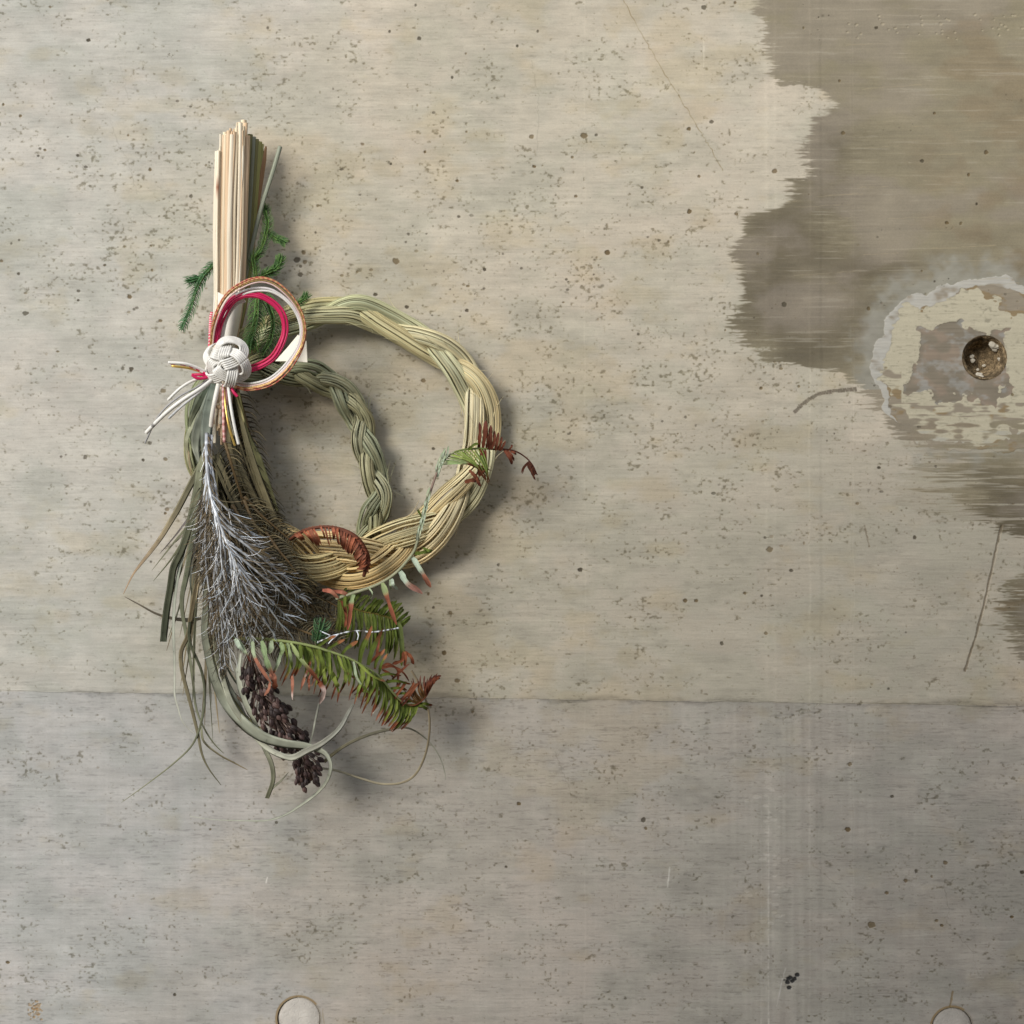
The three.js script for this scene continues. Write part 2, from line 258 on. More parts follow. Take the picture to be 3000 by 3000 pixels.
  const pit = (u, v, r, a = 0.8, sq = 1, tone = '48,40,28') => {
    r *= r > 5 ? 0.72 : 0.85;
    for (const [ctx, st] of [[cx, `rgba(${tone},${a})`], [hx, `rgba(40,40,40,${a})`]]) {
      ctx.fillStyle = st; ctx.beginPath();
      for (let i = 0; i < 12; i++) { const t = (i / 12) * 6.283, q = r * (0.75 + 0.45 * noise(u + i * 3.1, v)); const X2 = T(u + q * Math.cos(t) * sq), Y2 = T(v + q * Math.sin(t)); i ? ctx.lineTo(X2, Y2) : ctx.moveTo(X2, Y2); }
      ctx.closePath(); ctx.fill();
    }
  };
  for (const [u, v, r] of [[260, 118, 7], [147, 20, 4], [785, 82, 5], [60, 340, 6], [10, 307, 6], [376, 397, 4], [228, 456, 5], [132, 440, 4], [440, 497, 7], [560, 575, 8], [230, 880, 4], [308, 777, 4], [305, 777, 3], [55, 802, 6], [5, 765, 6], [75, 918, 9], [230, 853, 5], [380, 870, 9], [470, 940, 6], [1228, 113, 8], [1576, 92, 6], [1516, 135, 6], [1325, 227, 5], [1142, 92, 5], [1365, 157, 4], [1557, 401, 9], [1710, 398, 11], [1747, 396, 7], [1245, 445, 6], [1367, 386, 4], [1062, 422, 5], [1687, 575, 6], [1677, 461, 5], [1565, 488, 6], [1780, 740, 11], [1881, 550, 5], [1160, 765, 12], [1420, 790, 7], [1368, 910, 6], [1192, 900, 7], [1100, 863, 7], [1340, 530, 5], [1345, 635, 5], [2062, 22, 10], [2154, 8, 5], [2018, 378, 7], [2085, 357, 8], [2048, 517, 6], [2270, 502, 9], [2470, 390, 8], [2020, 620, 10], [2157, 627, 6], [2460, 237, 6], [2568, 82, 5], [2738, 332, 6], [2890, 447, 9], [2702, 472, 7], [2838, 512, 7], [2815, 655, 7], [2775, 653, 6], [2862, 598, 6], [2298, 892, 10], [2545, 905, 7], [2125, 968, 4], [2255, 1610, 11], [2230, 1138, 6], [2182, 1738, 5], [2232, 1746, 5], [2008, 1760, 8], [2040, 1760, 7], [2115, 1885, 9], [2244, 1856, 7], [2680, 1575, 8], [2575, 1370, 6], [2512, 1475, 6], [1885, 2403, 11], [1892, 2427, 7], [1520, 2355, 7], [1385, 2086, 5], [2490, 2239, 9], [2484, 2431, 9], [2654, 2581, 8], [2685, 2553, 8], [2770, 2528, 9], [2598, 2616, 7], [2730, 2568, 6], [2744, 2698, 6], [2760, 2712, 6], [2555, 2710, 14], [2995, 2556, 7], [2965, 2687, 5], [2614, 2334, 6], [810, 2410, 5], [616, 2430, 4], [23, 2820, 5], [512, 2915, 5], [380, 2692, 3], [1483, 2540, 4], [1302, 1913, 11], [1320, 1795, 8], [1270, 1780, 6], [1700, 1670, 8], [1460, 1655, 6], [1270, 1315, 6], [1310, 1140, 6], [1240, 1115, 8], [1275, 1450, 4], [870, 762, 12], [893, 768, 8], [890, 740, 8], [880, 805, 9], [880, 780, 6], [845, 707, 5], [1255, 1740, 7], [490, 1492, 8], [485, 1504, 5], [440, 1298, 7], [420, 1348, 6], [485, 1345, 8], [250, 1340, 9], [478, 1145, 9], [385, 1082, 9], [360, 1080, 8], [1340, 1995, 9], [2318, 1672, 6]]) pit(u, v, r, 0.5 + 0.3 * rnd(), 0.8 + 0.6 * rnd(), rnd() < 0.5 ? '88,72,46' : '58,52,40');
  for (let n = 0; n < 190; n++) { const cu = rr(-300, 3300), cvv = n < 130 ? 820 + (cu - 900) * 0.25 + (rnd() + rnd() + rnd() - 1.5) * 640 : rr(-300, 3300), sp = 12 + 70 * rnd(), dense = cvv > 2040 ? 3 : 4 + 14 * rnd() * rnd(); for (let i = 0; i < dense; i++) pit(cu + (rnd() + rnd() - 1) * sp * 1.6, cvv + (rnd() + rnd() - 1) * sp, 1 + 5.5 * rnd() ** 4, 0.12 + 0.5 * rnd() ** 1.5, 0.7 + 0.9 * rnd(), rnd() < 0.4 ? '92,78,50' : '62,57,46'); }
  const stroke = (list, wd, col, dep, jit = 0) => {
    const pts = []; for (let i = 0; i < list.length - 1; i++) { const n = jit ? 10 : 1; for (let j = 0; j < n; j++) pts.push([lerp(list[i][0], list[i + 1][0], j / n) + jit * (rnd() - 0.5), lerp(list[i][1], list[i + 1][1], j / n) + jit * (rnd() - 0.5)]); } pts.push(list[list.length - 1]);
    for (const [ctx, st] of [[cx, col], [hx, `rgba(${dep > 0 ? 30 : 230},${dep > 0 ? 30 : 230},${dep > 0 ? 30 : 230},${Math.abs(dep)})`]]) {
      ctx.strokeStyle = st; ctx.lineJoin = 'round'; ctx.lineCap = jit ? 'butt' : 'round'; for (let i = 1; i < pts.length; i++) { ctx.lineWidth = wd * K * (wd > 5 ? 0.7 + 0.5 * noise(i * 0.5, 2) : jit ? 0.35 + 1.1 * noise(i * 0.7 + wd * 9, pts[0][0] * 0.1) : 1); ctx.globalAlpha = wd > 5 ? 0.75 + 0.25 * noise(i * 0.9, 4) : jit ? 0.35 + 0.65 * noise(i * 0.9, pts[0][1] * 0.1 + 5) : 1; ctx.beginPath(); ctx.moveTo(T(pts[i - 1][0]), T(pts[i - 1][1])); ctx.lineTo(T(pts[i][0]), T(pts[i][1])); ctx.stroke(); } ctx.globalAlpha = 1;
    }
  };
  stroke([[1815, -20], [1885, 110], [1930, 185], [2000, 300], [2060, 400], [2085, 440], [2118, 500]], 2.4, 'rgba(120,104,72,0.7)', 0.2, 5);
  stroke([[2325, 1210], [2360, 1176], [2395, 1155], [2440, 1146], [2510, 1140]], 12, 'rgba(98,90,78,0.8)', 0.1, 3);
  stroke([[2934, 1538], [2915, 1620], [2890, 1740], [2860, 1860], [2826, 1968]], 6, 'rgba(96,84,66,0.7)', 0.6, 2);
  stroke([[2940, 1538], [2921, 1620], [2896, 1740], [2866, 1860]], 2, 'rgba(196,178,150,0.6)', -0.2, 2);
  stroke([[2532, 1538], [2540, 1570], [2547, 1603]], 4, 'rgba(96,84,66,0.6)', 0.3, 2);
  stroke([[2302, 2835], [2290, 2880], [2275, 2950]], 3, 'rgba(205,202,196,0.75)', -0.2, 2);
  stroke([[1962, 2540], [1956, 2600]], 4, 'rgba(222,220,212,0.8)', -0.2, 1);
  stroke([[2062, 118], [2062, 200]], 2.5, 'rgba(220,214,196,0.7)', 0, 1); stroke([[783, 2570], [779, 2588]], 5, 'rgba(240,238,230,0.9)', 0, 1);
  const crack = (list, a = 0.5) => stroke(list, 1.8, `rgba(100,95,84,${a * 0.7})`, 0.12, 7);
  crack([[320, 350], [350, 430], [375, 472], [395, 540], [402, 570]]); crack([[405, 600], [430, 625], [445, 640]]); crack([[345, 180], [365, 230], [372, 290]], 0.3); crack([[1560, 180], [1562, 215], [1578, 270], [1576, 330], [1573, 460]], 0.45);
  crack([[2040, 2515], [2120, 2530], [2300, 2530], [2380, 2532], [2425, 2572], [2480, 2615], [2520, 2640], [2570, 2660], [2640, 2690]], 0.4); crack([[2765, 2530], [2768, 2600], [2780, 2660], [2775, 2705], [2810, 2745], [2850, 2790], [2862, 2850], [2872, 2862]], 0.5);
  crack([[1625, 2200], [1640, 2240], [1660, 2290], [1675, 2330], [1700, 2345]], 0.5); crack([[1695, 2380], [1725, 2420], [1755, 2440]], 0.4); crack([[325, 2745], [345, 2765], [365, 2772]], 0.4); crack([[1880, 2420], [1800, 2440], [1805, 2470]], 0.3); crack([[2050, 560], [2062, 590], [2115, 600]], 0.3); crack([[2080, 880], [2120, 850], [2140, 825]], 0.4);
  for (const [u, v] of [[2310, 2868], [2322, 2874], [2316, 2864], [2328, 2868], [2308, 2878], [2312, 2894], [2336, 2856]]) pit(u, v, 8, 0.85, 1.2, '38,38,38');
  stroke([[2296, 2872], [2332, 2872]], 3, 'rgba(40,40,40,0.8)', 0.1, 2); stroke([[2300, 2864], [2340, 2861]], 2, 'rgba(50,50,50,0.7)', 0, 2);
  for (let i = 0; i < 60; i++) pit(100 + (rnd() + rnd() - 1) * 26, 2958 + (rnd() + rnd() - 1) * 34, 1.5 + 2.5 * rnd(), 0.5, 1.3, '150,118,78');
  for (let i = 0; i < 46; i++) pit(2250 + (rnd() + rnd() - 1) * 75, 2300 + rnd() * 450, 3 + 6 * rnd(), 0.18, 2, '214,210,200');
  for (let i = 0; i < 70; i++) { const u = 2252 + (rnd() - 0.5) * 3, v = 2330 + rnd() * 680; stroke([[u, v], [u, v + 14 + 26 * rnd()]], 2 + 3 * rnd(), 'rgba(205,202,192,0.28)', 0, 2); stroke([[u - 22, v], [u - 22, v + 30 * rnd()]], 2, 'rgba(200,196,186,0.2)', 0, 2); }
  for (let i = 0; i < 44; i++) { const u = rr(2480, 3000), v = 60 + rr(-30, 60) - (u - 2700) * 0.05; pit(u, v, 2.5 + 2 * rnd(), 0.5, 1.3, '168,158,134'); }
  for (let i = 0; i < 26; i++) stroke([[rr(2300, 2950), 0], [0, 0]].map((q, j, a) => { if (!j) { a.u = q[0]; a.v = rr(40, 900); a.l = rr(40, 190); return [a.u, a.v]; } return [a.u + a.l, a.v - a.l * 0.06 + rr(-3, 3)]; }), 1.8, 'rgba(172,158,128,0.5)', 0, 3);
  // form-tie plugs leave a rusty line about them
  for (const [u, v, r, e] of [[875, 2985, 65, 5.6], [2790, 3012, 62, 5.3]]) { cx.strokeStyle = 'rgba(140,116,78,0.7)'; cx.lineWidth = 8 * K; cx.beginPath(); cx.arc(T(u), T(v), r * K, 2.4, e); cx.stroke(); cx.strokeStyle = 'rgba(140,132,116,0.6)'; cx.lineWidth = 4 * K; cx.beginPath(); cx.arc(T(u), T(v), r * K, e, 8.8); cx.stroke(); }
  stroke([[2792, 2904], [2783, 2950]], 6, 'rgba(120,100,66,0.7)', 0.2, 3); stroke([[945, 2955], [952, 3010]], 3, 'rgba(128,106,70,0.5)', 0, 4);
  const tex = (c, col) => { const t = new THREE.CanvasTexture(c); if (col) t.colorSpace = THREE.SRGBColorSpace; t.wrapS = t.wrapT = THREE.MirroredRepeatWrapping; t.anisotropy = 8; return t; };
  return [tex(cv, true), tex(hv, false)];
}
const [wallColour, wallRelief] = wallMaps();
M.wall = new THREE.MeshPhysicalMaterial({ map: wallColour, bumpMap: wallRelief, bumpScale: 0.0015, roughness: 0.86, specularIntensity: 0.4 });
M.grit = new THREE.MeshStandardMaterial({ map: dataTex(256, 256, (x, y) => { const k = 0.3 + 0.5 * wrapNoise(x * 40, y * 40, 40, 40) * wrapNoise(x * 9, y * 9, 9, 9) * 2; return [k * 1.03, k * 0.96, k * 0.84]; }), bumpMap: dataTex(256, 256, (x, y) => { const k = wrapNoise(x * 50, y * 50, 50, 50) * 0.6 + wrapNoise(x * 12, y * 12, 12, 12) * 0.4; return [k, k, k]; }, false), bumpScale: 0.002, roughness: 0.85 });

const wall = new THREE.Group(); wall.name = 'wall'; wall.userData = { kind: 'structure', label: 'bare board-marked concrete wall with a dark stain at upper right' }; scene.add(wall);
function panel(pts, holes, z, depth) {
  const s = new THREE.Shape(pts.map(([x, y]) => new THREE.Vector2(x, y)));
  for (const [x, y, r] of holes) { const h = new THREE.Path(); h.absarc(x, y, r, 0, Math.PI * 2, true); s.holes.push(h); }
  const g = new THREE.ExtrudeGeometry(s, { depth, bevelEnabled: false, curveSegments: 40 });
  g.translate(0, 0, z - depth);
  const p = g.attributes.position, uv = g.attributes.uv;
  for (let i = 0; i < p.count; i++) uv.setXY(i, (p.getX(i) / PX + 1500 - U0) / UW, 1 - (1500 - p.getY(i) / PX - U0) / UW);
  return g;
}
const jy = (x) => (1500 - JOINT(x / PX + 1500)) * PX + (noise(x * 90 + 300, 5) - 0.5) * 0.0022;
const hx0 = (HOLE[0] - 1500) * PX, hy0 = (1500 - HOLE[1]) * PX, hr = HOLE[2] * PX;
const edge = []; for (let i = 0; i <= 400; i++) { const x = -1.6 + i * 0.008; edge.push([x, jy(x)]); }
const plugs = [[875, 2985, 62], [2790, 3012, 59]].map(([u, v, r]) => [(u - 1500) * PX, (1500 - v) * PX, r * PX]);
part('upper_pour', panel([...edge, [1.6, 1.4], [-1.6, 1.4]], [[hx0, hy0, hr]], 0, 0.15), M.wall, wall);
part('lower_pour', panel([[-1.6, -1.2], [1.6, -1.2], ...edge.map(([x, y]) => [x, y - 0.00015]).reverse()], plugs.map(([x, y, r]) => [x, y, r + 0.0003]), -0.0003, 0.15), M.wall, wall);
{ // the cone left by the form tie: rough, tapering, with chips of mortar stuck in it
  const prof = [[hr, 0.0002], [hr * 0.97, -0.001], [hr * 0.9, -0.005], [hr * 0.78, -0.010], [hr * 0.68, -0.0135], [hr * 0.42, -0.0155], [0.0001, -0.016]].map(([x, y]) => new THREE.Vector2(x, y));
  const g = new THREE.LatheGeometry(prof, 48); const p = g.attributes.position;
  for (let i = 0; i < p.count; i++) { const x = p.getX(i), y = p.getY(i), z = p.getZ(i), k = y > -0.0005 ? 1 : 1 - 0.16 * noise(x * 400 + 50, z * 400 + y * 300); p.setXYZ(i, x * k, y, z * k); }
  g.computeVertexNormals(); g.rotateX(Math.PI / 2); g.translate(hx0, hy0, 0);
  const cone = new THREE.MeshPhysicalMaterial({ specularIntensity: 0.15, map: M.grit.map, bumpMap: M.grit.bumpMap, bumpScale: 0.0016, color: new THREE.Color(0.66, 0.57, 0.45), roughness: 0.9, side: THREE.DoubleSide });
  const t = cone.map.clone(); t.repeat.set(2, 1); cone.map = t;
  part('tie_hole', g, cone, wall);
  const chipM = new THREE.MeshStandardMaterial({ color: new THREE.Color(0.5, 0.46, 0.38), roughness: 0.95 });
  for (const [du, dv, s, z] of [[32, -40, 11, -0.004], [44, -38, 10, -0.004], [38, -28, 8, -0.006], [16, 18, 5, -0.0135], [-22, -8, 6, -0.011], [-20, 4, 6, -0.011], [50, 2, 5, -0.005], [-10, 50, 9, -0.004], [-4, 54, 6, -0.003], [-2, 30, 4, -0.0135]]) {
    const q = new THREE.IcosahedronGeometry(s * PX, 1), a = q.attributes.position; for (let i = 0; i < a.count; i++) { const k = 0.65 + 0.7 * noise(a.getX(i) * 900 + du * 7, a.getY(i) * 900 + a.getZ(i) * 700); a.setXYZ(i, a.getX(i) * k * 1.2, a.getY(i) * k, a.getZ(i) * k * 0.5); }
    q.computeVertexNormals(); q.translate(hx0 + du * PX, hy0 - dv * PX, z); part('mortar_chip', q, chipM, wall);
  }
}
plugs.forEach(([x, y, r], i) => {                              // mortar plugs let into the lower pour
  const t = thing('tie_hole_plug', i ? 'round mortar plug with a brown rim at the lower right of the wall' : 'pale round mortar plug with a brown rim below the grass tassel', 'wall plug', new THREE.Vector3(x, y, 0), 'mortar plugs filling the tie holes');
  const prof = [[0.0001, -0.0012], [r * 0.8, -0.0013], [r * 0.95, -0.0015], [r, -0.0022], [r, -0.02]].map(([a, b]) => new THREE.Vector2(a, b));
  const g = new THREE.LatheGeometry(prof.reverse(), 40); g.rotateX(Math.PI / 2); g.translate(x, y, 0);
  const m = new THREE.MeshStandardMaterial({ color: new THREE.Color(...(i ? [0.53, 0.51, 0.47] : [0.66, 0.64, 0.60])), map: dataTex(128, 128, (a, b) => { const k = 0.78 + 0.25 * wrapNoise(a * 7, b * 7, 7, 7) + 0.08 * wrapNoise(a * 40, b * 40, 40, 40); return [k, k * 0.99, k * 0.98]; }), bumpMap: M.grit.bumpMap, bumpScale: 0.0006, roughness: 0.85 });
  const uv = g.attributes.uv, p = g.attributes.position; for (let j = 0; j < p.count; j++) uv.setXY(j, (p.getX(j) - x) * 22 + 0.5, (p.getY(j) - y) * 22 + 0.5);
  part('plug', g, m, t);
});

// ------------------------------------------------------------------ paving below; an unseen block added to dim the wall at lower right
{
  const pave = new THREE.MeshStandardMaterial({ map: M.grit.map, color: new THREE.Color(0.75, 0.74, 0.72), roughness: 0.9 });
  const g = new THREE.PlaneGeometry(8, 8); g.rotateX(-Math.PI / 2); g.translate(0, -1.2, 4); const uv = g.attributes.uv; for (let i = 0; i < uv.count; i++) uv.setXY(i, uv.getX(i) * 20, uv.getY(i) * 20);
  const m = part('ground', g, pave, scene); m.userData = { kind: 'structure', label: 'grey paving at the foot of the wall' };
  const b = new THREE.BoxGeometry(3.2, 1.8, 0.16); b.translate(-1.13 + 1.6, -1.2 + 0.9, 1.72);
  const w = part('added_shade_block', b, pave, scene); w.userData = { kind: 'structure', label: 'unseen concrete block added to dim the lower right of the wall' };
}

// ------------------------------------------------------------------ straw: the upright bundle
const STRAW = { cream: [0.88, 0.76, 0.57], pale: [0.90, 0.83, 0.69], tan: [0.76, 0.57, 0.39], green: [0.40, 0.41, 0.16], olive: [0.25, 0.25, 0.11], russet: [0.42, 0.25, 0.13], ash: [0.33, 0.37, 0.30] };
const jitter = (c, k = 0.12) => { const a = 1 + (rnd() - 0.5) * 2 * k, b = (rnd() - 0.5) * k * 0.5; return [c[0] * a * (1 + b), c[1] * a, c[2] * a * (1 - b)]; };
const spotted = (c) => { const o = rnd() * 400, at = rnd() < 0.12 ? rnd() : 9; return (s) => (Math.abs(s - at) < 0.012 ? [0.42, 0.2, 0.12] : mul3(c, 0.94 + 0.1 * noise(s * 3 + o, 3))); };
{
  const t = thing('straw_bundle', 'upright bundle of cream straw stalks cut flat at the top', 'straw bundle', P(662, 1060, 0.03));
  const stalk = (a, dep, top, low, c, r, flare = 0) => {
    const z = 0.028 + dep;
    const pts = [P(681 + a * 44 + flare, top, z + 0.002), P(676 + a * 43 + flare * 0.55 + rr(-3.5, 3.5), lerp(top, 860, rr(0.35, 0.65)), z + 0.002 + rr(-0.001, 0.001)), P(671 + a * 39 + flare * 0.12, 860, z), P(660 + a * 32, 985, z - 0.002), P(656 + a * 25, 1075, z - 0.005), P(650 + a * 23, 1190, z - 0.004), P(647 + a * 24, low, z - 0.002)];
    const col = spotted(c), f0 = rnd() * 9, rnd0 = rnd();
    part('stalk', sweep(pts, { w: (s) => r * (1 - 0.25 * s + 0.05 * Math.sin(s * 9 + f0)) * (rnd0 < 0.35 ? 0.35 + 0.65 * sstep(0, 0.05, s) : 1), t: (s) => r * (rnd0 < 0.4 ? 0.45 : 0.8) * (1 - 0.25 * s), sides: 8, segs: 26, col, twist: rr(-0.5, 0.5) }), M.straw, t);
  };
  for (let L = 0; L < 3; L++) for (let i = 0; i < 13; i++) {
    const a = clamp(-1 + (i + 0.5) / 6.5 + rr(-0.09, 0.09) + (L % 2 ? 0.1 : 0), -1, 1), arch = Math.sqrt(Math.max(0, 1 - a * a));
    let top = [452, 448, 392, 390, 396, 386, 390, 398, 364, 368, 376, 366, 388][i] + rr(-14, 14); if (L === 0 && i < 2) top = 590 - i * 8;
    stalk(a, (L === 0 ? 0.011 : L === 1 ? 0.004 : -0.003) * (0.35 + 0.65 * arch) + (L === 0 ? 0.001 : 0), top, rr(1180, 1305), jitter(i > 11 ? STRAW.tan : rnd() < 0.28 ? STRAW.tan : rnd() < 0.5 ? STRAW.pale : STRAW.cream, 0.08), 0.0013 + rnd() * 0.0011);
  }
  for (let i = 0; i < 12; i++) stalk(rr(-0.95, 0.95), 0.013 * (0.4 + 0.6 * rnd()), rr(372, 470), rr(1150, 1290), jitter(rnd() < 0.5 ? STRAW.tan : STRAW.pale, 0.12), rr(0.0006, 0.0011));
  for (let i = 0; i < 6; i++) stalk(1.0 + i * 0.04, -0.006 - i * 0.001, 394 + i * 7, 1200, jitter([STRAW.olive, STRAW.ash, STRAW.olive, STRAW.green, STRAW.green, STRAW.russet][i], 0.1), 0.0019, 8 + i * 7.5);
  part('stalk', sweep(line([[821, 429, 0.026], [800, 500, 0.026], [768, 600, 0.026], [745, 690, 0.025], [715, 830, 0.025], [680, 1000, 0.026]]), { w: 0.0016, t: 0.0011, sides: 6, segs: 20, col: () => STRAW.ash }), M.straw, t);
  // the paper band wrapped round the bundle above the knot
  const ring = [], N = 30, g = new THREE.BufferGeometry(), idx = [], uvs = [];
  const rows = [[860, 672, 44], [872, 671, 44.5], [910, 668, 43], [960, 663, 39], [1010, 658, 34], [1062, 655, 30]];
  rows.forEach(([v, u, hw], r) => { for (let i = 0; i <= N; i++) { const th = (i / N) * Math.PI * 2, q = P(u + hw * Math.cos(th), v + (r ? 0 : 5 * Math.sin(i * 0.9)), 0.029 + 0.0178 * Math.sin(th) * (hw / 44) - r * 0.0004); ring.push(q.x, q.y, q.z + (noise(i * 0.8, r * 1.4) - 0.5) * 0.0012); uvs.push(i / N, r / 5); } });
  for (let r = 0; r < rows.length - 1; r++) for (let i = 0; i < N; i++) { const a = r * (N + 1) + i; idx.push(a, a + N + 1, a + 1, a + 1, a + N + 1, a + N + 2); }
  g.setAttribute('position', new THREE.Float32BufferAttribute(ring, 3)); g.setAttribute('uv', new THREE.Float32BufferAttribute(uvs, 2)); g.setIndex(idx); g.computeVertexNormals();
  const pm = M.paper.clone(); pm.side = THREE.DoubleSide; part('paper_band', g, pm, t, { label: 'white paper band wrapped round the stalks' });
}

// ------------------------------------------------------------------ straw: the two braided rings
function braid(t, centre, o) {
  const fray = [];                                 // three strands, each a hank of straws, plaited along the centre line
  const curve = new THREE.CatmullRomCurve3(centre, false, 'centripetal'), len = curve.getLength(), n = o.segs;
  const at = [], T = new THREE.Vector3();
  for (let i = 0; i <= n; i++) { const s = i / n; at.push({ p: curve.getPointAt(s), T: curve.getTangentAt(s).clone() }); }
  for (let k = 0; k < 3; k++) {
    const path = at.map(({ p, T }, i) => {
      const d = (i / n) * len, ph = (d / o.period + (noise(d * 18, k + 40) - 0.5) * 0.12) * Math.PI * 2 + (k * 2 * Math.PI) / 3 + (o.phase || 0);
      const B = new THREE.Vector3().crossVectors(UP, T).normalize(), w = o.amp * o.taper(i / n);
      const lat = Math.sin(ph); return p.clone().addScaledVector(B, w * Math.sign(lat) * Math.pow(Math.abs(lat), 0.85)).addScaledVector(UP, o.lift * Math.sin(2 * ph) * o.taper(i / n));
    });
    const pc = new THREE.CatmullRomCurve3(path, false, 'centripetal');
    let strand = null; const cast = [[1, 1, 1], [0.86, 0.92, 0.92], [1.08, 1.04, 0.95]][k];
    for (let j = 0; j < o.straws; j++) {
      const ang = (j / o.straws) * Math.PI * 2 + rr(-0.06, 0.06), inset = rr(0.93, 1.07), stray = rnd() < 0.14 ? 0.5 : 0.12, flat = rnd() < 0.5 ? 0.35 : 0.65, off = rnd() * 300, turn = rr(-0.06, 0.06);
      const pts = path.map((p, i) => {
        const s = i / n, q = path[Math.min(n, i + 1)].clone().sub(path[Math.max(0, i - 1)]).normalize(), B = new THREE.Vector3().crossVectors(UP, q).normalize(), N = new THREE.Vector3().crossVectors(q, B);
        const a = ang + turn * s * 3 + (noise(s * 14 + off, j) - 0.5) * 0.22, hw = o.hw * o.taper(s) * (0.9 + 0.25 * noise(s * 26, k * 7 + 3));
        const out = inset * (1 + stray * Math.max(0, noise(s * 30 + off, 8) - 0.6)); return p.clone().addScaledVector(B, hw * Math.cos(a) * out).addScaledVector(N, o.ht * o.taper(s) * Math.sin(a) * out);
      });
      const tone = jitter([1, 1, 1], 0.17), pale = rnd() < 0.18 ? 1.2 : rnd() < 0.2 ? 0.72 : 1, r = o.r * rr(0.8, 1.2);
      const g = sweep(pts, { w: (s) => r * (0.85 + 0.35 * noise(s * 40 + off, 7)), t: r * flat, sides: 5, segs: n, twist: ang - Math.PI / 2 + Math.PI, col: (s) => { const c0 = o.colour(s, j), c = [c0[0] * cast[0], c0[1] * cast[1], c0[2] * cast[2]], b = 0.86 + 0.3 * noise(s * 60 + off, 2); return [c[0] * tone[0] * pale * b, c[1] * tone[1] * pale * b, c[2] * tone[2] * pale * b]; } });
      if (!strand) strand = part('strand', g, M.straw, t); else part('straw', g, M.straw, strand);
      if (rnd() < 0.75) { const i0 = Math.floor(rr(0.02, 0.75) * n), p = pts[i0].clone(), T = pts[i0 + 2].clone().sub(pts[i0]).normalize(), O = p.clone().sub(at[i0].p).normalize(), L = rr(0.006, 0.022), d = rnd() < 0.5 ? 1 : -1; fray.push(sweep([p, p.clone().addScaledVector(T, d * L * 0.5).addScaledVector(O, L * 0.1), p.clone().addScaledVector(T, d * L).addScaledVector(O, L * rr(0.2, 0.6))], { w: (s) => o.r * 0.4 * (1 - 0.7 * s), t: o.r * 0.2, sides: 4, segs: 6, col: () => mul3(o.colour(i0 / n, j), rr(0.8, 1.25)) })); }
    }
  }
  part('frayed_fibres', mergeGeometries(fray), M.straw, t, { kind: 'stuff' });
}
{
  const a = thing('braided_straw_ring', 'large pale braided straw ring tied behind the upright bundle', 'straw ring', P(1000, 1290, 0.01), 'braided rings of the wreath');
  const c1 = [0.63, 0.63, 0.40], c2 = [0.84, 0.78, 0.54], c3 = [0.92, 0.74, 0.41], c4 = [0.34, 0.37, 0.22];
  braid(a, line([[668, 1070, 0.020], [715, 1010, 0.020], [790, 962, 0.020], [880, 930, 0.020], [966, 910, 0.018], [1048, 906, 0.017], [1131, 941, 0.016], [1222, 988, 0.016], [1300, 1036, 0.016], [1358, 1090, 0.016], [1394, 1155, 0.016], [1412, 1235, 0.016], [1408, 1325, 0.017], [1372, 1415, 0.018], [1315, 1490, 0.019], [1240, 1560, 0.020], [1152, 1612, 0.022], [1049, 1643, 0.024], [945, 1640, 0.025], [850, 1610, 0.024], [760, 1560, 0.022], [680, 1480, 0.020], [610, 1390, 0.018], [580, 1290, 0.018], [590, 1190, 0.018], [630, 1120, 0.018]]),
    { segs: 300, period: 0.150, amp: 0.0078, lift: 0.0050, hw: 0.0074, ht: 0.0040, r: 0.00086, straws: 26, phase: 0.4, taper: (s) => 0.64 + 0.2 * sstep(0.08, 0.36, s) + 0.40 * sstep(0.46, 0.62, s) - 0.5 * sstep(0.70, 0.84, s), colour: (s) => (s < 0.42 ? mix3(c1, c2, sstep(0.12, 0.42, s)) : s < 0.78 ? mix3(c2, c3, sstep(0.45, 0.68, s)) : mix3(c3, c4, sstep(0.78, 0.84, s))) });
  const b = thing('braided_straw_ring', 'smaller grey green braided straw ring hanging inside the large ring', 'straw ring', P(900, 1330, 0.01), 'braided rings of the wreath');
  const g1 = [0.34, 0.355, 0.22], g2 = [0.44, 0.44, 0.30];
  braid(b, line([[680, 1080, 0.022], [740, 1078, 0.022], [805, 1080, 0.021], [883, 1092, 0.019], [945, 1112, 0.017], [1000, 1148, 0.016], [1034, 1194, 0.015], [1056, 1244, 0.015], [1067, 1290, 0.015], [1084, 1348, 0.015], [1102, 1405, 0.015], [1112, 1452, 0.015], [1100, 1495, 0.015], [1084, 1540, 0.014], [1070, 1590, 0.013], [1030, 1650, 0.012]]),
    { segs: 190, period: 0.082, amp: 0.0056, lift: 0.0040, hw: 0.0052, ht: 0.0031, r: 0.0009, straws: 18, phase: 1.4, taper: (s) => 1 - 0.12 * s, colour: (s) => mix3(g1, g2, noise(s * 7, 3)) });
}

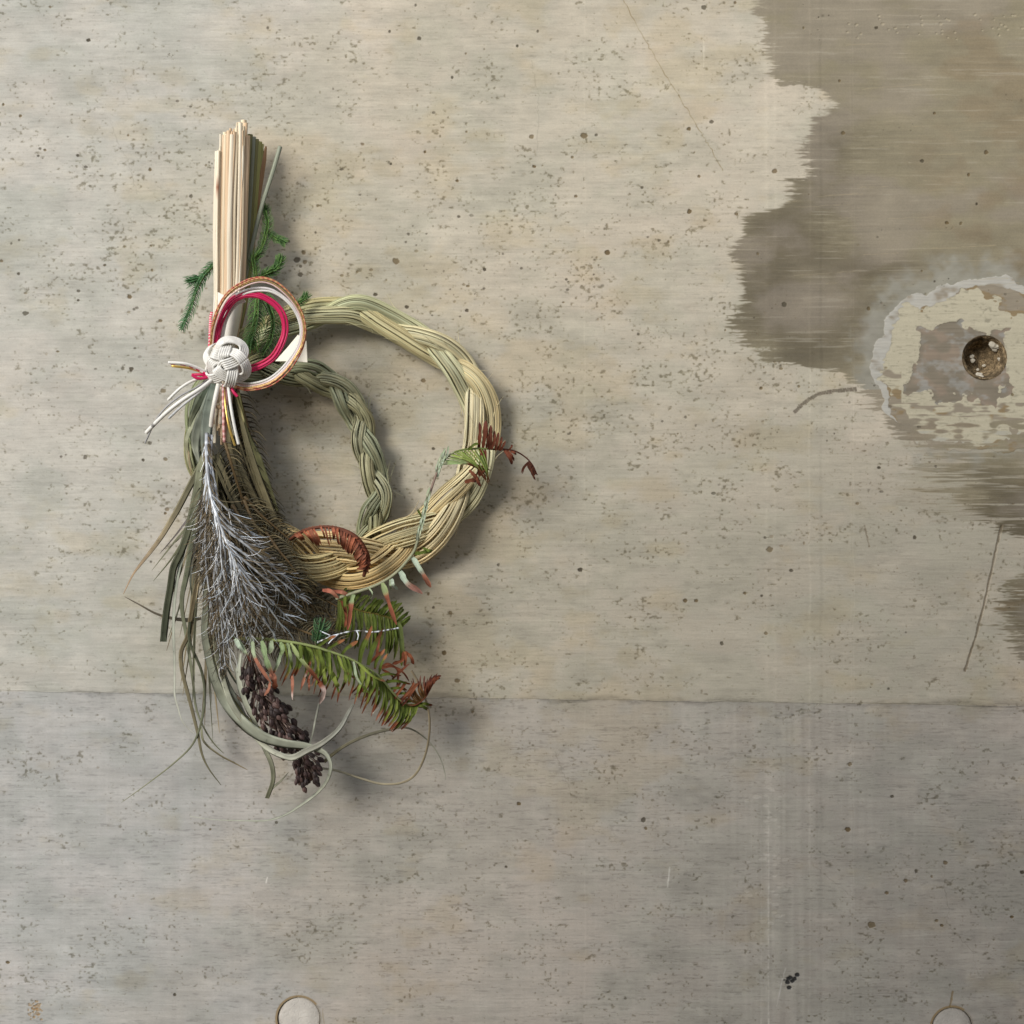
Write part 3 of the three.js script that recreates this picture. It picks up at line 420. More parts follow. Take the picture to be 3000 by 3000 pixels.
// ------------------------------------------------------------------ the cord ornament: knot, loops, loose ends
const CORD = { white: [0.84, 0.83, 0.79], pink: [0.80, 0.50, 0.48], crimson: [0.66, 0.015, 0.115], gold: [0.85, 0.60, 0.17], amber: [0.62, 0.27, 0.10] };
{
  const t = thing('cord_ornament', 'white knotted paper cords with crimson and gold loops tied round the straw bundle', 'cord ornament', P(662, 1063, 0.055));
  // the ball knot: a plaited band of four cords lying over a dome
  const ctr = P(662, 1063, 0.060), R = 71 * PX, N = 330;
  const f = (th) => { const q = 5 / 3, r = 0.60 + 0.36 * Math.cos(q * th + 0.5), rim = Math.sqrt(Math.max(0, 1 - (r * 0.94) ** 2)), up = 0.78 * rim - 0.3 + 0.17 * Math.sin(2 * q * th + 1.0), x = r * Math.cos(th), c = Math.cos(0.42), n = Math.sin(0.42); return new THREE.Vector3(ctr.x + R * (x * c - up * n + 0.06), ctr.y + R * r * Math.sin(th), ctr.z + R * (up * c + x * n)); };
  let knot = null;
  for (let c = 0; c < 5; c++) {
    const pts = []; for (let i = 0; i <= N; i++) {
      const th = (i / N) * Math.PI * 6, p = f(th), T = f(th + 0.01).sub(f(th - 0.01)).normalize(), out = p.clone().sub(ctr).add(new THREE.Vector3(0, 0, R * 0.4)).normalize(), B = new THREE.Vector3().crossVectors(out, T).normalize();
      pts.push(p.addScaledVector(B, (c - 2) * 0.00150));
    }
    const g = sweep(pts, { w: 0.00088, t: 0.00088, sides: 7, segs: N, col: (s) => mul3(CORD.white, 0.93 + 0.07 * Math.sin(s * 2400 + c)) });
    if (!knot) knot = part('knot', g, M.cord, t, { label: 'round white knot of plaited cords' }); else part('cord', g, M.cord, knot);
  }
  const core = new THREE.SphereGeometry(R * 0.72, 24, 16); core.scale(1, 1, 0.5); core.translate(ctr.x, ctr.y, ctr.z - R * 0.2);
  part('cord', core, new THREE.MeshStandardMaterial({ color: new THREE.Color(0.5, 0.46, 0.4), roughness: 0.8 }), knot);
  const wind = (a, b, n, ph = 0) => (s) => ((s * n + ph) % 1 < 0.5 ? a : b);
  const loop = (list, cords, name, label) => {
    let first = null; const base = line(list);
    for (const [dx, dz, r, col, m, z0] of cords) {
      const pc = new THREE.CatmullRomCurve3(base, false, 'centripetal'), pts = [];
      for (let i = 0; i <= 40; i++) { const s = i / 40, p = pc.getPoint(s), T = pc.getTangent(s), B = new THREE.Vector3().crossVectors(UP, T).normalize(), wob = (noise(s * 6 + dx * 2e4, dz * 1e4 + 3) - 0.5) * 0.0011; pts.push(p.addScaledVector(B, dx + wob + (z0 || 0) * Math.sin(Math.PI * s)).addScaledVector(UP, dz)); }
      const g = sweep(pts, { w: r, t: r, sides: 7, segs: col.length ? 420 : 90, col: col.length === 1 ? col : () => col });
      if (!first) first = part(name, g, m, t, { label }); else part('cord', g, m, first);
    }
  };
  const W = (c) => { const q = c; const fn = (s) => mul3(q, 0.9 + 0.12 * Math.sin(s * 1500)); return fn; };
  loop([[676, 1125, 0.050], [720, 1138, 0.056], [788, 1125, 0.062], [830, 1095, 0.065], [862, 1055, 0.067], [886, 1010, 0.068], [893, 965, 0.069], [884, 920, 0.070], [862, 880, 0.072], [835, 850, 0.074], [803, 827, 0.075], [770, 818, 0.076], [738, 822, 0.077], [711, 833, 0.077], [682, 850, 0.077], [660, 872, 0.076], [642, 903, 0.074], [630, 935, 0.071], [622, 970, 0.066], [618, 1015, 0.058]],
    [[-0.0011, 0, 0.0006, wind([0.42, 0.08, 0.06], [0.52, 0.26, 0.12], 40), M.cord], [-0.0001, 0.0008, 0.00055, wind([0.62, 0.36, 0.16], [0.45, 0.16, 0.08], 46, 0.3), M.cord], [0.0008, 0.0003, 0.0005, W([0.80, 0.60, 0.24]), M.gold], [0.0017, 0.0003, 0.00055, W([0.80, 0.58, 0.54]), M.cord]], 'outer_loop', 'wide loop of gold and red cords');
  loop([[680, 1118, 0.050], [722, 1128, 0.056], [782, 1115, 0.061], [822, 1086, 0.064], [853, 1048, 0.066], [876, 1006, 0.067], [882, 965, 0.068], [872, 926, 0.069], [850, 892, 0.071], [820, 866, 0.072], [790, 851, 0.073], [757, 848, 0.073], [722, 855, 0.073], [690, 872, 0.071], [664, 898, 0.068], [648, 930, 0.065], [638, 970, 0.062], [634, 1010, 0.057]], [[-0.0009, 0, 0.0008, W([0.82, 0.79, 0.80]), M.cord], [0.0006, 0.0002, 0.0008, W(CORD.white), M.cord]], 'white_loop', 'white loop inside the gold one');
  loop([[690, 1092, 0.052], [728, 1083, 0.057], [765, 1071, 0.061], [800, 1048, 0.064], [822, 1012, 0.066], [834, 970, 0.067], [829, 928, 0.069], [812, 900, 0.070], [786, 879, 0.071], [760, 867, 0.072], [740, 864, 0.072], [715, 866, 0.072], [689, 877, 0.071], [668, 897, 0.070], [653, 921, 0.068], [643, 945, 0.066], [636, 975, 0.063], [632, 1010, 0.058]],
    [[-0.0018, 0, 0.00085, W(CORD.crimson), M.cord], [-0.0006, 0.0007, 0.00085, W(CORD.crimson), M.cord], [0.0006, 0.0006, 0.00085, W(CORD.crimson), M.cord], [0.0017, 0, 0.00085, W([0.62, 0.02, 0.10]), M.cord]], 'inner_loop', 'crimson inner loop');
  loop([[715, 875, 0.068], [690, 888, 0.067], [672, 908, 0.066], [658, 935, 0.065], [650, 965, 0.062], [645, 1005, 0.058]], [[0, 0, 0.0009, W(CORD.white), M.cord], [0.0014, -0.0004, 0.0009, W(CORD.white), M.cord]], 'loose_loop');
  loop([[622, 915, 0.030], [616, 945, 0.031], [613, 975, 0.032], [614, 1020, 0.040]], [[0, 0, 0.0010, wind(CORD.crimson, CORD.pink, 14), M.cord]], 'loose_loop');
  const end = (list, r, col, m = M.cord, n = 40) => part('cord_end', sweep(line(list), { w: r, t: r, sides: 6, segs: n, col }), m, t);
  const flick = (c) => () => c;
  end([[600, 1088, 0.060], [570, 1074, 0.064], [540, 1065, 0.067], [493, 1062, 0.068]], 0.0010, flick(CORD.white));
  end([[604, 1096, 0.060], [575, 1080, 0.062], [545, 1069, 0.064], [498, 1064, 0.064]], 0.0009, wind(CORD.crimson, CORD.white, 4.5));
  end([[606, 1098, 0.058], [580, 1086, 0.060], [550, 1078, 0.061], [503, 1072, 0.060]], 0.0009, flick(CORD.gold), M.gold);
  end([[612, 1104, 0.058], [590, 1098, 0.060], [562, 1098, 0.060]], 0.0010, flick(CORD.crimson));
  end([[616, 1102, 0.060], [596, 1108, 0.063], [578, 1108, 0.065], [562, 1098, 0.066]], 0.0011, flick(CORD.crimson));
  end([[585, 1108, 0.060], [555, 1120, 0.062], [525, 1140, 0.063], [492, 1172, 0.060]], 0.0010, flick(CORD.white));
  end([[622, 1112, 0.062], [585, 1140, 0.068], [535, 1172, 0.071], [492, 1205, 0.070], [455, 1240, 0.066], [428, 1268, 0.062]], 0.0014, (s) => (s > 0.8 && s < 0.87 ? [0.25, 0.24, 0.23] : CORD.white));
  end([[620, 1118, 0.056], [580, 1152, 0.060], [530, 1192, 0.060], [494, 1226, 0.056]], 0.0009, flick([0.72, 0.73, 0.74]));
  end([[615, 1110, 0.058], [575, 1135, 0.063], [525, 1162, 0.066], [480, 1200, 0.064], [455, 1235, 0.060], [425, 1298, 0.05]], 0.0006, flick([0.35, 0.35, 0.36]));
  end([[640, 1125, 0.064], [630, 1170, 0.068], [622, 1215, 0.066], [618, 1250, 0.062]], 0.0016, flick([0.8, 0.77, 0.7]));
  end([[653, 1128, 0.062], [654, 1180, 0.066], [655, 1240, 0.067], [657, 1292, 0.066]], 0.0010, wind([0.55, 0.22, 0.2], CORD.pink, 9));
  end([[660, 1128, 0.060], [664, 1180, 0.064], [660, 1240, 0.064], [657, 1296, 0.062]], 0.0012, flick([0.40, 0.20, 0.19]));
  end([[656, 1135, 0.062], [662, 1200, 0.067], [672, 1255, 0.068], [688, 1306, 0.066]], 0.0008, flick(CORD.gold), M.gold);
  end([[660, 1140, 0.061], [668, 1215, 0.066], [684, 1276, 0.066]], 0.0008, flick([0.72, 0.70, 0.55]), M.gold);
  end([[668, 1128, 0.063], [676, 1190, 0.069], [687, 1250, 0.069], [699, 1302, 0.067]], 0.0011, flick(CORD.white));
  end([[672, 1128, 0.060], [682, 1146, 0.063], [696, 1162, 0.063]], 0.0011, flick(CORD.crimson));
  end([[676, 1130, 0.058], [682, 1142, 0.062], [688, 1154, 0.063]], 0.0009, flick(CORD.crimson));
}
{ // the folded paper tag seen behind the loops
  const t = thing('paper_tag', 'small pale glossy paper tag tucked behind the cord loops', 'paper tag', P(865, 1030, 0.03));
  const s = new THREE.Shape([[-57, 26], [-24, -8], [10, -46], [34, -28], [37, 31], [2, 27]].map(([x, y]) => new THREE.Vector2(x * PX, -y * PX)));
  const g = new THREE.ExtrudeGeometry(s, { depth: 0.0006, bevelEnabled: true, bevelSize: 0.0002, bevelThickness: 0.0002, bevelSegments: 1 });
  g.rotateY(-0.2); const p = P(864, 1030, 0.048); g.translate(p.x, p.y, p.z);
  part('paper', g, new THREE.MeshPhysicalMaterial({ color: new THREE.Color(0.86, 0.82, 0.68), roughness: 0.35, clearcoat: 0.5, clearcoatRoughness: 0.3 }), t);
}

// ------------------------------------------------------------------ long dry grass blades
{
  const t = thing('grass_tassel', 'long drooping grey green grass blades hanging below the knot', 'dry grass', P(600, 1330, 0.03));
  const sage = [0.30, 0.315, 0.215], dark = [0.13, 0.155, 0.11], light = [0.60, 0.64, 0.55], tan = [0.42, 0.34, 0.22], yel = [0.44, 0.43, 0.20], white = [0.76, 0.78, 0.71];
  const blade = (list, wpx, c0, c1, o = {}) => {
    const off = rnd() * 99, w = wpx * PX / 2 * (wpx < 12 ? 1.2 : 1.4);
    part('blade', sweep(line(list.map(([a, b, z], n) => (n && n < list.length - 1 ? [a + rr(-2.5, 2.5), b + rr(-2.5, 2.5), z + rr(-0.001, 0.001)] : [a, b, z]))), { w: (s) => w * (o.shape ? o.shape(s) : Math.min(1, 0.55 + s * 3) * Math.pow(1 - s * 0.985, 0.55)), t: (s) => Math.min(0.00012, w * 0.3), sides: 6, segs: o.segs || 44, fold: o.fold ?? 0.5, twist: o.twist ?? ((s) => 0.5 * Math.sin(s * 3 + off)), col: (s) => [...mul3(mix3(c0, c1, s), 0.85 + 0.3 * noise(s * 14 + off, 1)), o.two ?? 0.25 * Math.sin(off)] }), M.leaf, t);
  };
  blade([[600, 1320, 0.045], [575, 1380, 0.047], [549, 1436, 0.048], [522, 1490, 0.047], [499, 1530, 0.045], [470, 1575, 0.042], [443, 1617, 0.038], [415, 1652, 0.034], [390, 1685, 0.030], [362, 1740, 0.022]], 15, sage, [0.42, 0.30, 0.2]);
  blade([[600, 1330, 0.05], [592, 1365, 0.052], [580, 1430, 0.052], [565, 1490, 0.051], [548, 1560, 0.050], [530, 1615, 0.049], [510, 1662, 0.047], [497, 1720, 0.043], [487, 1790, 0.038], [478, 1878, 0.032]], 17, sage, dark, { shape: (s) => Math.min(1, 0.5 + s * 3) * (s > 0.97 ? 0.8 : 1 - 0.15 * s) });
  blade([[596, 1380, 0.046], [582, 1440, 0.047], [562, 1500, 0.047], [545, 1580, 0.047], [525, 1680, 0.045], [511, 1762, 0.041], [509, 1850, 0.036], [514, 1920, 0.030], [513, 1985, 0.024], [514, 2040, 0.020], [521, 2080, 0.018], [537, 2114, 0.016], [568, 2148, 0.014]], 11, [0.30, 0.36, 0.29], white, { twist: 0.3 });
  blade([[603, 1390, 0.052], [590, 1450, 0.054], [575, 1530, 0.055], [562, 1600, 0.055], [548, 1680, 0.052], [535, 1745, 0.047], [536, 1790, 0.042], [546, 1840, 0.037], [555, 1920, 0.032], [566, 1990, 0.028], [579, 2075, 0.024], [598, 2135, 0.022], [628, 2180, 0.019], [656, 2207, 0.016]], 13, dark, sage);
  blade([[604, 1400, 0.054], [598, 1500, 0.057], [588, 1600, 0.057], [575, 1700, 0.052], [560, 1800, 0.045], [549, 1860, 0.040], [530, 1905, 0.036], [534, 1955, 0.033], [557, 2057, 0.030], [578, 2145, 0.027], [594, 2205, 0.024], [609, 2250, 0.021], [648, 2300, 0.016]], 13, tan, [0.2, 0.2, 0.13]);
  blade([[590, 1520, 0.050], [577, 1640, 0.050], [566, 1760, 0.046], [555, 1870, 0.040], [588, 1969, 0.034], [601, 2040, 0.031], [590, 2119, 0.029], [562, 2181, 0.027], [511, 2238, 0.022], [433, 2295, 0.015], [355, 2352, 0.010]], 9, dark, sage, { segs: 60 });
  blade([[590, 2130, 0.022], [599, 2168, 0.021], [640, 2206, 0.018], [690, 2236, 0.014], [726, 2256, 0.011]], 8, sage, tan);
  blade([[590, 1812, 0.030], [549, 1816, 0.031], [505, 1811, 0.030], [459, 1797, 0.028], [412, 1774, 0.024], [365, 1748, 0.018]], 11, [0.13, 0.12, 0.09], [0.16, 0.14, 0.11], { fold: 0.1 });
  blade([[585, 1460, 0.044], [560, 1510, 0.044], [520, 1560, 0.042], [468, 1622, 0.038]], 7, [0.22, 0.2, 0.2], [0.2, 0.18, 0.18]);
  blade([[600, 1440, 0.046], [570, 1510, 0.046], [540, 1565, 0.044], [492, 1606, 0.040]], 6, tan, [0.3, 0.26, 0.24]);
  blade([[606, 1470, 0.05], [596, 1580, 0.055], [588, 1660, 0.056], [575, 1760, 0.050]], 12, sage, tan); blade([[590, 1560, 0.044], [572, 1620, 0.045], [560, 1700, 0.042], [562, 1745, 0.040]], 9, [0.2, 0.2, 0.2], dark);
  blade([[605, 1700, 0.060], [603, 1780, 0.056], [599, 1850, 0.052], [614, 1930, 0.049], [632, 1995, 0.047], [663, 2055, 0.046], [710, 2112, 0.056], [770, 2155, 0.057], [832, 2178, 0.058], [899, 2184, 0.059], [950, 2205, 0.059], [971, 2233, 0.058], [966, 2268, 0.056], [935, 2316, 0.038], [883, 2357, 0.033], [832, 2386, 0.028], [785, 2401, 0.023], [702, 2406, 0.017], [620, 2401, 0.013], [557, 2391, 0.012]], 27, [0.22, 0.24, 0.18], light, { segs: 110, fold: 0.25, twist: 0.25, two: 0.35, shape: (s) => (s < 0.34 ? 0.45 + 1.5 * s : s < 0.56 ? 0.96 - (s - 0.34) * 2.9 : Math.max(0.05, 0.33 - (s - 0.56) * 0.72)) });
  blade([[622, 1720, 0.056], [630, 1800, 0.054], [634, 1900, 0.051], [650, 1975, 0.048], [676, 2060, 0.057], [733, 2140, 0.055], [775, 2185, 0.056], [821, 2213, 0.058], [855, 2217, 0.060], [900, 2199, 0.061], [942, 2175, 0.060], [992, 2130, 0.057], [1023, 2083, 0.054], [1036, 2060, 0.052]], 14, sage, white, { segs: 70, shape: (s) => (s < 0.6 ? 0.85 : s < 0.75 ? 1 : 1 - (s - 0.75) * 2.6) });
  blade([[628, 1780, 0.046], [640, 1900, 0.044], [660, 1990, 0.042], [700, 2062, 0.038], [728, 2110, 0.036]], 13, [0.38, 0.43, 0.37], [0.48, 0.52, 0.46]); blade([[612, 1740, 0.045], [620, 1850, 0.042], [640, 1960, 0.039], [680, 2045, 0.037], [735, 2110, 0.036], [790, 2150, 0.036]], 12, dark, yel);
  blade([[707, 1915, 0.055], [703, 1965, 0.056], [710, 2020, 0.055], [723, 2060, 0.054], [749, 2122, 0.051], [775, 2185, 0.047], [795, 2240, 0.042], [801, 2285, 0.037], [782, 2337, 0.030]], 16, light, sage, { shape: (s) => (s < 0.1 ? 0.35 + s * 3 : s < 0.45 ? 0.9 : 0.75 - s * 0.2) });
  blade([[782, 2337, 0.030], [792, 2318, 0.028], [821, 2290, 0.026], [846, 2262, 0.024]], 9, sage, [0.3, 0.3, 0.24], { segs: 16 });
  blade([[950, 2232, 0.03], [975, 2210, 0.031], [1018, 2180, 0.033], [1075, 2154, 0.034], [1130, 2137, 0.034], [1189, 2130, 0.033], [1246, 2161, 0.028], [1282, 2207, 0.022], [1302, 2264, 0.015], [1305, 2285, 0.012]], 9, [0.2, 0.18, 0.1], [0.55, 0.57, 0.5], { segs: 60, shape: (s) => (s < 0.5 ? 0.9 : Math.max(0.15, 1.2 - s * 1.05)) });
  blade([[1205, 1965, 0.045], [1235, 2021, 0.043], [1253, 2083, 0.040], [1256, 2150, 0.037], [1243, 2223, 0.033], [1215, 2272, 0.029], [1179, 2293, 0.026], [1116, 2295, 0.023], [1054, 2280, 0.021], [985, 2256, 0.022], [915, 2248, 0.024]], 7, tan, [0.42, 0.4, 0.3], { segs: 70, shape: () => 0.8 });
  blade([[935, 2060, 0.050], [925, 2110, 0.046], [914, 2155, 0.042], [908, 2178, 0.040]], 7, [0.4, 0.42, 0.38], light, { segs: 14, shape: () => 0.7 });
  blade([[645, 1990, 0.04], [680, 2026, 0.04], [713, 2057, 0.039], [780, 2117, 0.038], [840, 2152, 0.036]], 8, [0.2, 0.16, 0.12], [0.26, 0.17, 0.13], { segs: 24, shape: () => 0.8 });
  blade([[666, 1955, 0.04], [690, 1995, 0.04], [706, 2018, 0.04]], 7, dark, dark, { segs: 12 });
  blade([[700, 1150, 0.034], [716, 1230, 0.034], [724, 1275, 0.034], [750, 1340, 0.034], [768, 1385, 0.033], [787, 1428, 0.033], [812, 1496, 0.030]], 18, yel, yel, { shape: (s) => (s < 0.25 ? 0.35 : s < 0.5 ? 0.35 + (s - 0.25) * 2.6 : 1.05 - (s - 0.5) * 1.5) });
  blade([[690, 1150, 0.034], [713, 1235, 0.034], [724, 1343, 0.034], [735, 1470, 0.032]], 7, yel, tan); blade([[700, 1150, 0.03], [706, 1240, 0.03], [724, 1330, 0.03], [722, 1440, 0.03]], 9, [0.2, 0.16, 0.07], [0.2, 0.16, 0.07]);
  for (let i = 0; i < 16; i++) {
    const u0 = rr(588, 612), v0 = rr(1330, 1480), q = i / 15, u1 = lerp(440, 640, q) + rr(-14, 14), v1 = lerp(1720, 2130, Math.min(1, q * 1.3)) + rr(-70, 50), z = rr(0.03, 0.052), k = rr(0.5, 1.2);
    blade([[u0, v0, z], [lerp(u0, u1, 0.22) - 4, lerp(v0, v1, 0.36), z + 0.003], [lerp(u0, u1, 0.6) + rr(-8, 8), lerp(v0, v1, 0.7), z * 0.85], [u1, v1, z * 0.55]], rr(6, 12), mul3(sage, k), mul3(rnd() < 0.5 ? sage : tan, k), { two: rr(-0.3, 0.3) });
  }
  // dry olive leaves massed behind the sprigs and the plume
  for (let i = 0; i < 20; i++) {
    const q = i / 19, front = i % 3 === 0, u0 = rr(650, 700), v0 = rr(1130, 1300), u1 = lerp(735, 985, q) + rr(-22, 22), v1 = lerp(1545, 1860, q) + rr(-40, 20), z = front ? 0.040 : rr(0.006, 0.022), k = rr(0.55, 1.3);
    blade([[u0, v0, Math.min(z + 0.008, 0.028)], [lerp(u0, u1, 0.3) - 16 * (1 - q), lerp(v0, v1, 0.36), z], [lerp(u0, u1, 0.66), lerp(v0, v1, 0.72), z], [u1, v1, z * 0.9]], rr(6, 15), [0.17 * k, 0.16 * k, 0.09 * k], [0.20 * k, 0.16 * k, 0.09 * k], { segs: 18, two: 0.1, shape: (s) => Math.sin(Math.PI * (0.12 + 0.84 * s)) });
  }
  for (let i = 0; i < 44; i++) {
    const u0 = rr(600, 640), v0 = rr(1330, 1480), u1 = rr(608, 985), v1 = u1 < 700 ? rr(1760, 1890) : rr(1720, 1875), k = rr(0.6, 1.5), z = rr(0.024, 0.046);
    blade([[u0, v0, z], [lerp(u0, u1, 0.25), lerp(v0, v1, 0.4), z + 0.004], [u1, v1, z]], rr(9, 22), [0.17 * k, 0.16 * k, 0.09 * k], [0.20 * k, 0.16 * k, 0.09 * k], { segs: 16, two: 0.1 });
  }
  // folded leaves to the left of the bundle
  blade([[625, 1110, 0.035], [596, 1185, 0.036], [560, 1252, 0.034], [551, 1290, 0.032], [549, 1325, 0.030], [562, 1372, 0.028]], 13, [0.36, 0.42, 0.33], [0.42, 0.40, 0.25], { shape: () => 0.85 });
  blade([[615, 1120, 0.038], [585, 1175, 0.040], [562, 1220, 0.040], [556, 1250, 0.038]], 17, [0.10, 0.15, 0.12], sage); blade([[625, 1130, 0.040], [597, 1210, 0.044], [578, 1265, 0.044], [570, 1310, 0.042], [585, 1360, 0.04]], 22, [0.34, 0.40, 0.33], light, { shape: (s) => Math.sin(Math.PI * (0.15 + 0.8 * s)) });
  blade([[632, 1125, 0.046], [612, 1200, 0.050], [603, 1280, 0.050], [604, 1340, 0.050]], 24, [0.26, 0.33, 0.28], [0.46, 0.52, 0.47], { shape: (s) => 0.75 + 0.25 * Math.sin(s * 3) }); blade([[552, 1300, 0.030], [556, 1350, 0.03], [562, 1400, 0.028]], 7, tan, tan);
  blade([[612, 1110, 0.03], [580, 1180, 0.03], [566, 1240, 0.028], [570, 1300, 0.026], [590, 1370, 0.026]], 16, dark, dark, { shape: () => 0.9 });
}

// ------------------------------------------------------------------ conifer sprigs behind the plume
function sprig(name, label, list, o) {
  const base = line(list), t = thing(name, label, o.category || 'conifer sprig', base[0].clone().setZ(base[0].z), o.group);
  const curve = new THREE.CatmullRomCurve3(base, false, 'centripetal');
  part('stem', sweep(base, { w: (s) => 0.0011 * (1.15 - 0.8 * s), sides: 6, segs: 30, col: () => o.stem }), M.needle, t);
  const gs = [];
  const n = Math.round(o.n * (o.thin || 1));
  for (let i = 0; i < n; i++) for (const side of [-1, 1, ...(o.round ? [0.2, -0.2] : [])]) {
    const s = 0.04 + 0.96 * (i + rnd() * 0.6) / n, p = curve.getPoint(s), T = curve.getTangent(s), B = new THREE.Vector3().crossVectors(UP, T).normalize();
    const L = o.len * PX * (s > 0.85 ? 1 - (s - 0.85) * 3 : 1) * rr(0.75, 1.15), dz = rr(-0.1, 0.55) + (Math.abs(side) < 1 ? 0.6 : 0);
    const d0 = B.clone().multiplyScalar(side * o.spread).addScaledVector(T, 0.55).addScaledVector(UP, dz).normalize(), d1 = B.clone().multiplyScalar(side * o.spread * 0.5).addScaledVector(T, 1).addScaledVector(UP, dz * 0.4).normalize();
    const q = p.clone().addScaledVector(d0, L * 0.5), e = q.clone().addScaledVector(d1, L * 0.5), c = jitter(rnd() < (o.mixA ?? 0.5) ? o.c0 : o.c1, 0.25);
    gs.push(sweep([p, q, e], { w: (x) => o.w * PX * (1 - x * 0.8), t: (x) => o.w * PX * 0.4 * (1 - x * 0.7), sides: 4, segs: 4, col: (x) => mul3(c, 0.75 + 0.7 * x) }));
  }
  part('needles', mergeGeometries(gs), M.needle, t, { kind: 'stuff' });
  return t;
}
const OLIVE = { stem: [0.17, 0.11, 0.045], c0: [0.060, 0.050, 0.024], c1: [0.135, 0.108, 0.052], len: 52, spread: 1.1, w: 2.8, thin: 0.75, group: 'olive brown conifer sprigs behind the silver plume' };
sprig('conifer_sprig', 'uppermost olive conifer sprig below the cord ends', [[655, 1285, 0.05], [672, 1340, 0.052], [690, 1400, 0.050], [712, 1465, 0.046], [735, 1520, 0.042], [748, 1570, 0.04]], { ...OLIVE, n: 24, c1: [0.17, 0.14, 0.07] });
sprig('conifer_sprig', 'olive conifer sprig reaching furthest toward the rust coloured curled frond', [[716, 1455, 0.046], [755, 1500, 0.046], [795, 1535, 0.044], [830, 1565, 0.042], [862, 1590, 0.04]], { ...OLIVE, n: 26 });
sprig('conifer_sprig', 'broad brown conifer sprig with clear needles left of the straw ring end', [[715, 1465, 0.05], [742, 1530, 0.052], [770, 1575, 0.052], [800, 1620, 0.05], [822, 1665, 0.046]], { ...OLIVE, n: 26 });
sprig('conifer_sprig', 'dark conifer sprig with upswept needles under the straw ring', [[735, 1600, 0.046], [775, 1640, 0.048], [820, 1672, 0.048], [860, 1700, 0.046], [895, 1750, 0.042], [930, 1800, 0.036]], { ...OLIVE, n: 28 });
sprig('conifer_sprig', 'olive conifer sprig lying between plume and lower fern', [[700, 1640, 0.044], [745, 1720, 0.046], [800, 1775, 0.046], [860, 1815, 0.044], [920, 1850, 0.04], [975, 1890, 0.036]], { ...OLIVE, n: 30, len: 52 });
sprig('conifer_sprig', 'dark conifer sprig hanging straight down behind the plume', [[625, 1420, 0.044], [632, 1520, 0.046], [640, 1640, 0.046], [650, 1740, 0.044], [655, 1850, 0.04]], { ...OLIVE, n: 34, len: 50 });
sprig('conifer_sprig', 'dark conifer sprig in the shade beside the yellow grass blade', [[668, 1330, 0.036], [700, 1430, 0.038], [725, 1530, 0.038], [760, 1620, 0.036], [800, 1700, 0.034]], { ...OLIVE, n: 34, len: 54 });
sprig('conifer_sprig', 'dark conifer sprig with its tip under the pink dried leaflets', [[800, 1690, 0.034], [850, 1740, 0.034], [910, 1770, 0.032], [965, 1800, 0.03], [1000, 1850, 0.028]], { ...OLIVE, n: 26, len: 48 });
sprig('conifer_sprig', 'olive conifer sprig hanging beside the yellow blade inside the rings', [[690, 1120, 0.026], [712, 1200, 0.026], [735, 1290, 0.026], [752, 1380, 0.026], [775, 1460, 0.024], [800, 1530, 0.022]], { ...OLIVE, n: 40, len: 60 });
sprig('conifer_sprig', 'olive conifer sprig close to the wall behind the cord ends', [[690, 1180, 0.016], [700, 1280, 0.016], [720, 1370, 0.016], [748, 1460, 0.015], [790, 1540, 0.014], [840, 1590, 0.014]], { ...OLIVE, n: 44, len: 62 });
sprig('conifer_sprig', 'dark conifer sprig filling the gap above the silver twig', [[770, 1720, 0.038], [830, 1780, 0.038], [890, 1815, 0.036], [950, 1840, 0.034], [1010, 1850, 0.032]], { ...OLIVE, n: 34, len: 56 });
sprig('conifer_sprig', 'olive conifer sprig over the buried end of the large straw ring', [[760, 1560, 0.05], [800, 1600, 0.053], [840, 1640, 0.053], [870, 1690, 0.05], [900, 1720, 0.046]], { ...OLIVE, n: 30, len: 50 });
sprig('conifer_sprig', 'dark conifer sprig low behind the plume above the seed head', [[690, 1700, 0.04], [715, 1780, 0.042], [750, 1840, 0.042], [800, 1880, 0.04], [840, 1920, 0.036]], { ...OLIVE, n: 34, len: 54 });
const GREEN = { stem: [0.16, 0.20, 0.04], c0: [0.05, 0.13, 0.03], c1: [0.11, 0.22, 0.05], len: 25, spread: 1.1, w: 1.5, round: true, category: 'green sprig', group: 'feathery green sprigs behind the straw bundle' };
sprig('feathery_sprig', 'feathery green sprig poking out left of the straw bundle', [[640, 760, 0.024], [618, 785, 0.024], [599, 806, 0.024], [585, 830, 0.023], [572, 862, 0.022], [561, 900, 0.020], [546, 935, 0.018], [532, 966, 0.016]], { ...GREEN, n: 62, c0: [0.04, 0.13, 0.045], c1: [0.08, 0.21, 0.08] });
sprig('feathery_sprig', 'short green side sprig pointing left beside the straw bundle', [[588, 815, 0.023], [572, 820, 0.024], [551, 826, 0.025]], { ...GREEN, n: 20, len: 24, c0: [0.04, 0.13, 0.045], c1: [0.08, 0.21, 0.08] });
sprig('feathery_sprig', 'tall feathery green sprig rising right of the straw bundle', [[752, 830, 0.03], [748, 790, 0.029], [745, 760, 0.028], [762, 738, 0.027], [777, 700, 0.025], [785, 660, 0.023], [779, 625, 0.021], [776, 603, 0.02]], { ...GREEN, n: 70, w: 1.3 });
sprig('feathery_sprig', 'green side sprig bending right above the cord loops', [[785, 680, 0.022], [805, 696, 0.023], [822, 704, 0.024], [836, 712, 0.024]], { ...GREEN, n: 24, len: 20 });
sprig('feathery_sprig', 'green sprig just above the top of the gold cord loop', [[760, 812, 0.026], [785, 800, 0.026], [806, 790, 0.025], [818, 772, 0.024], [824, 752, 0.023]], { ...GREEN, n: 40, len: 24 });
sprig('feathery_sprig', 'dark feathery sprig hanging inside the crimson loop', [[757, 850, 0.04], [755, 900, 0.042], [750, 945, 0.042], [738, 990, 0.040], [732, 1020, 0.038]], { ...GREEN, n: 50, len: 38 });
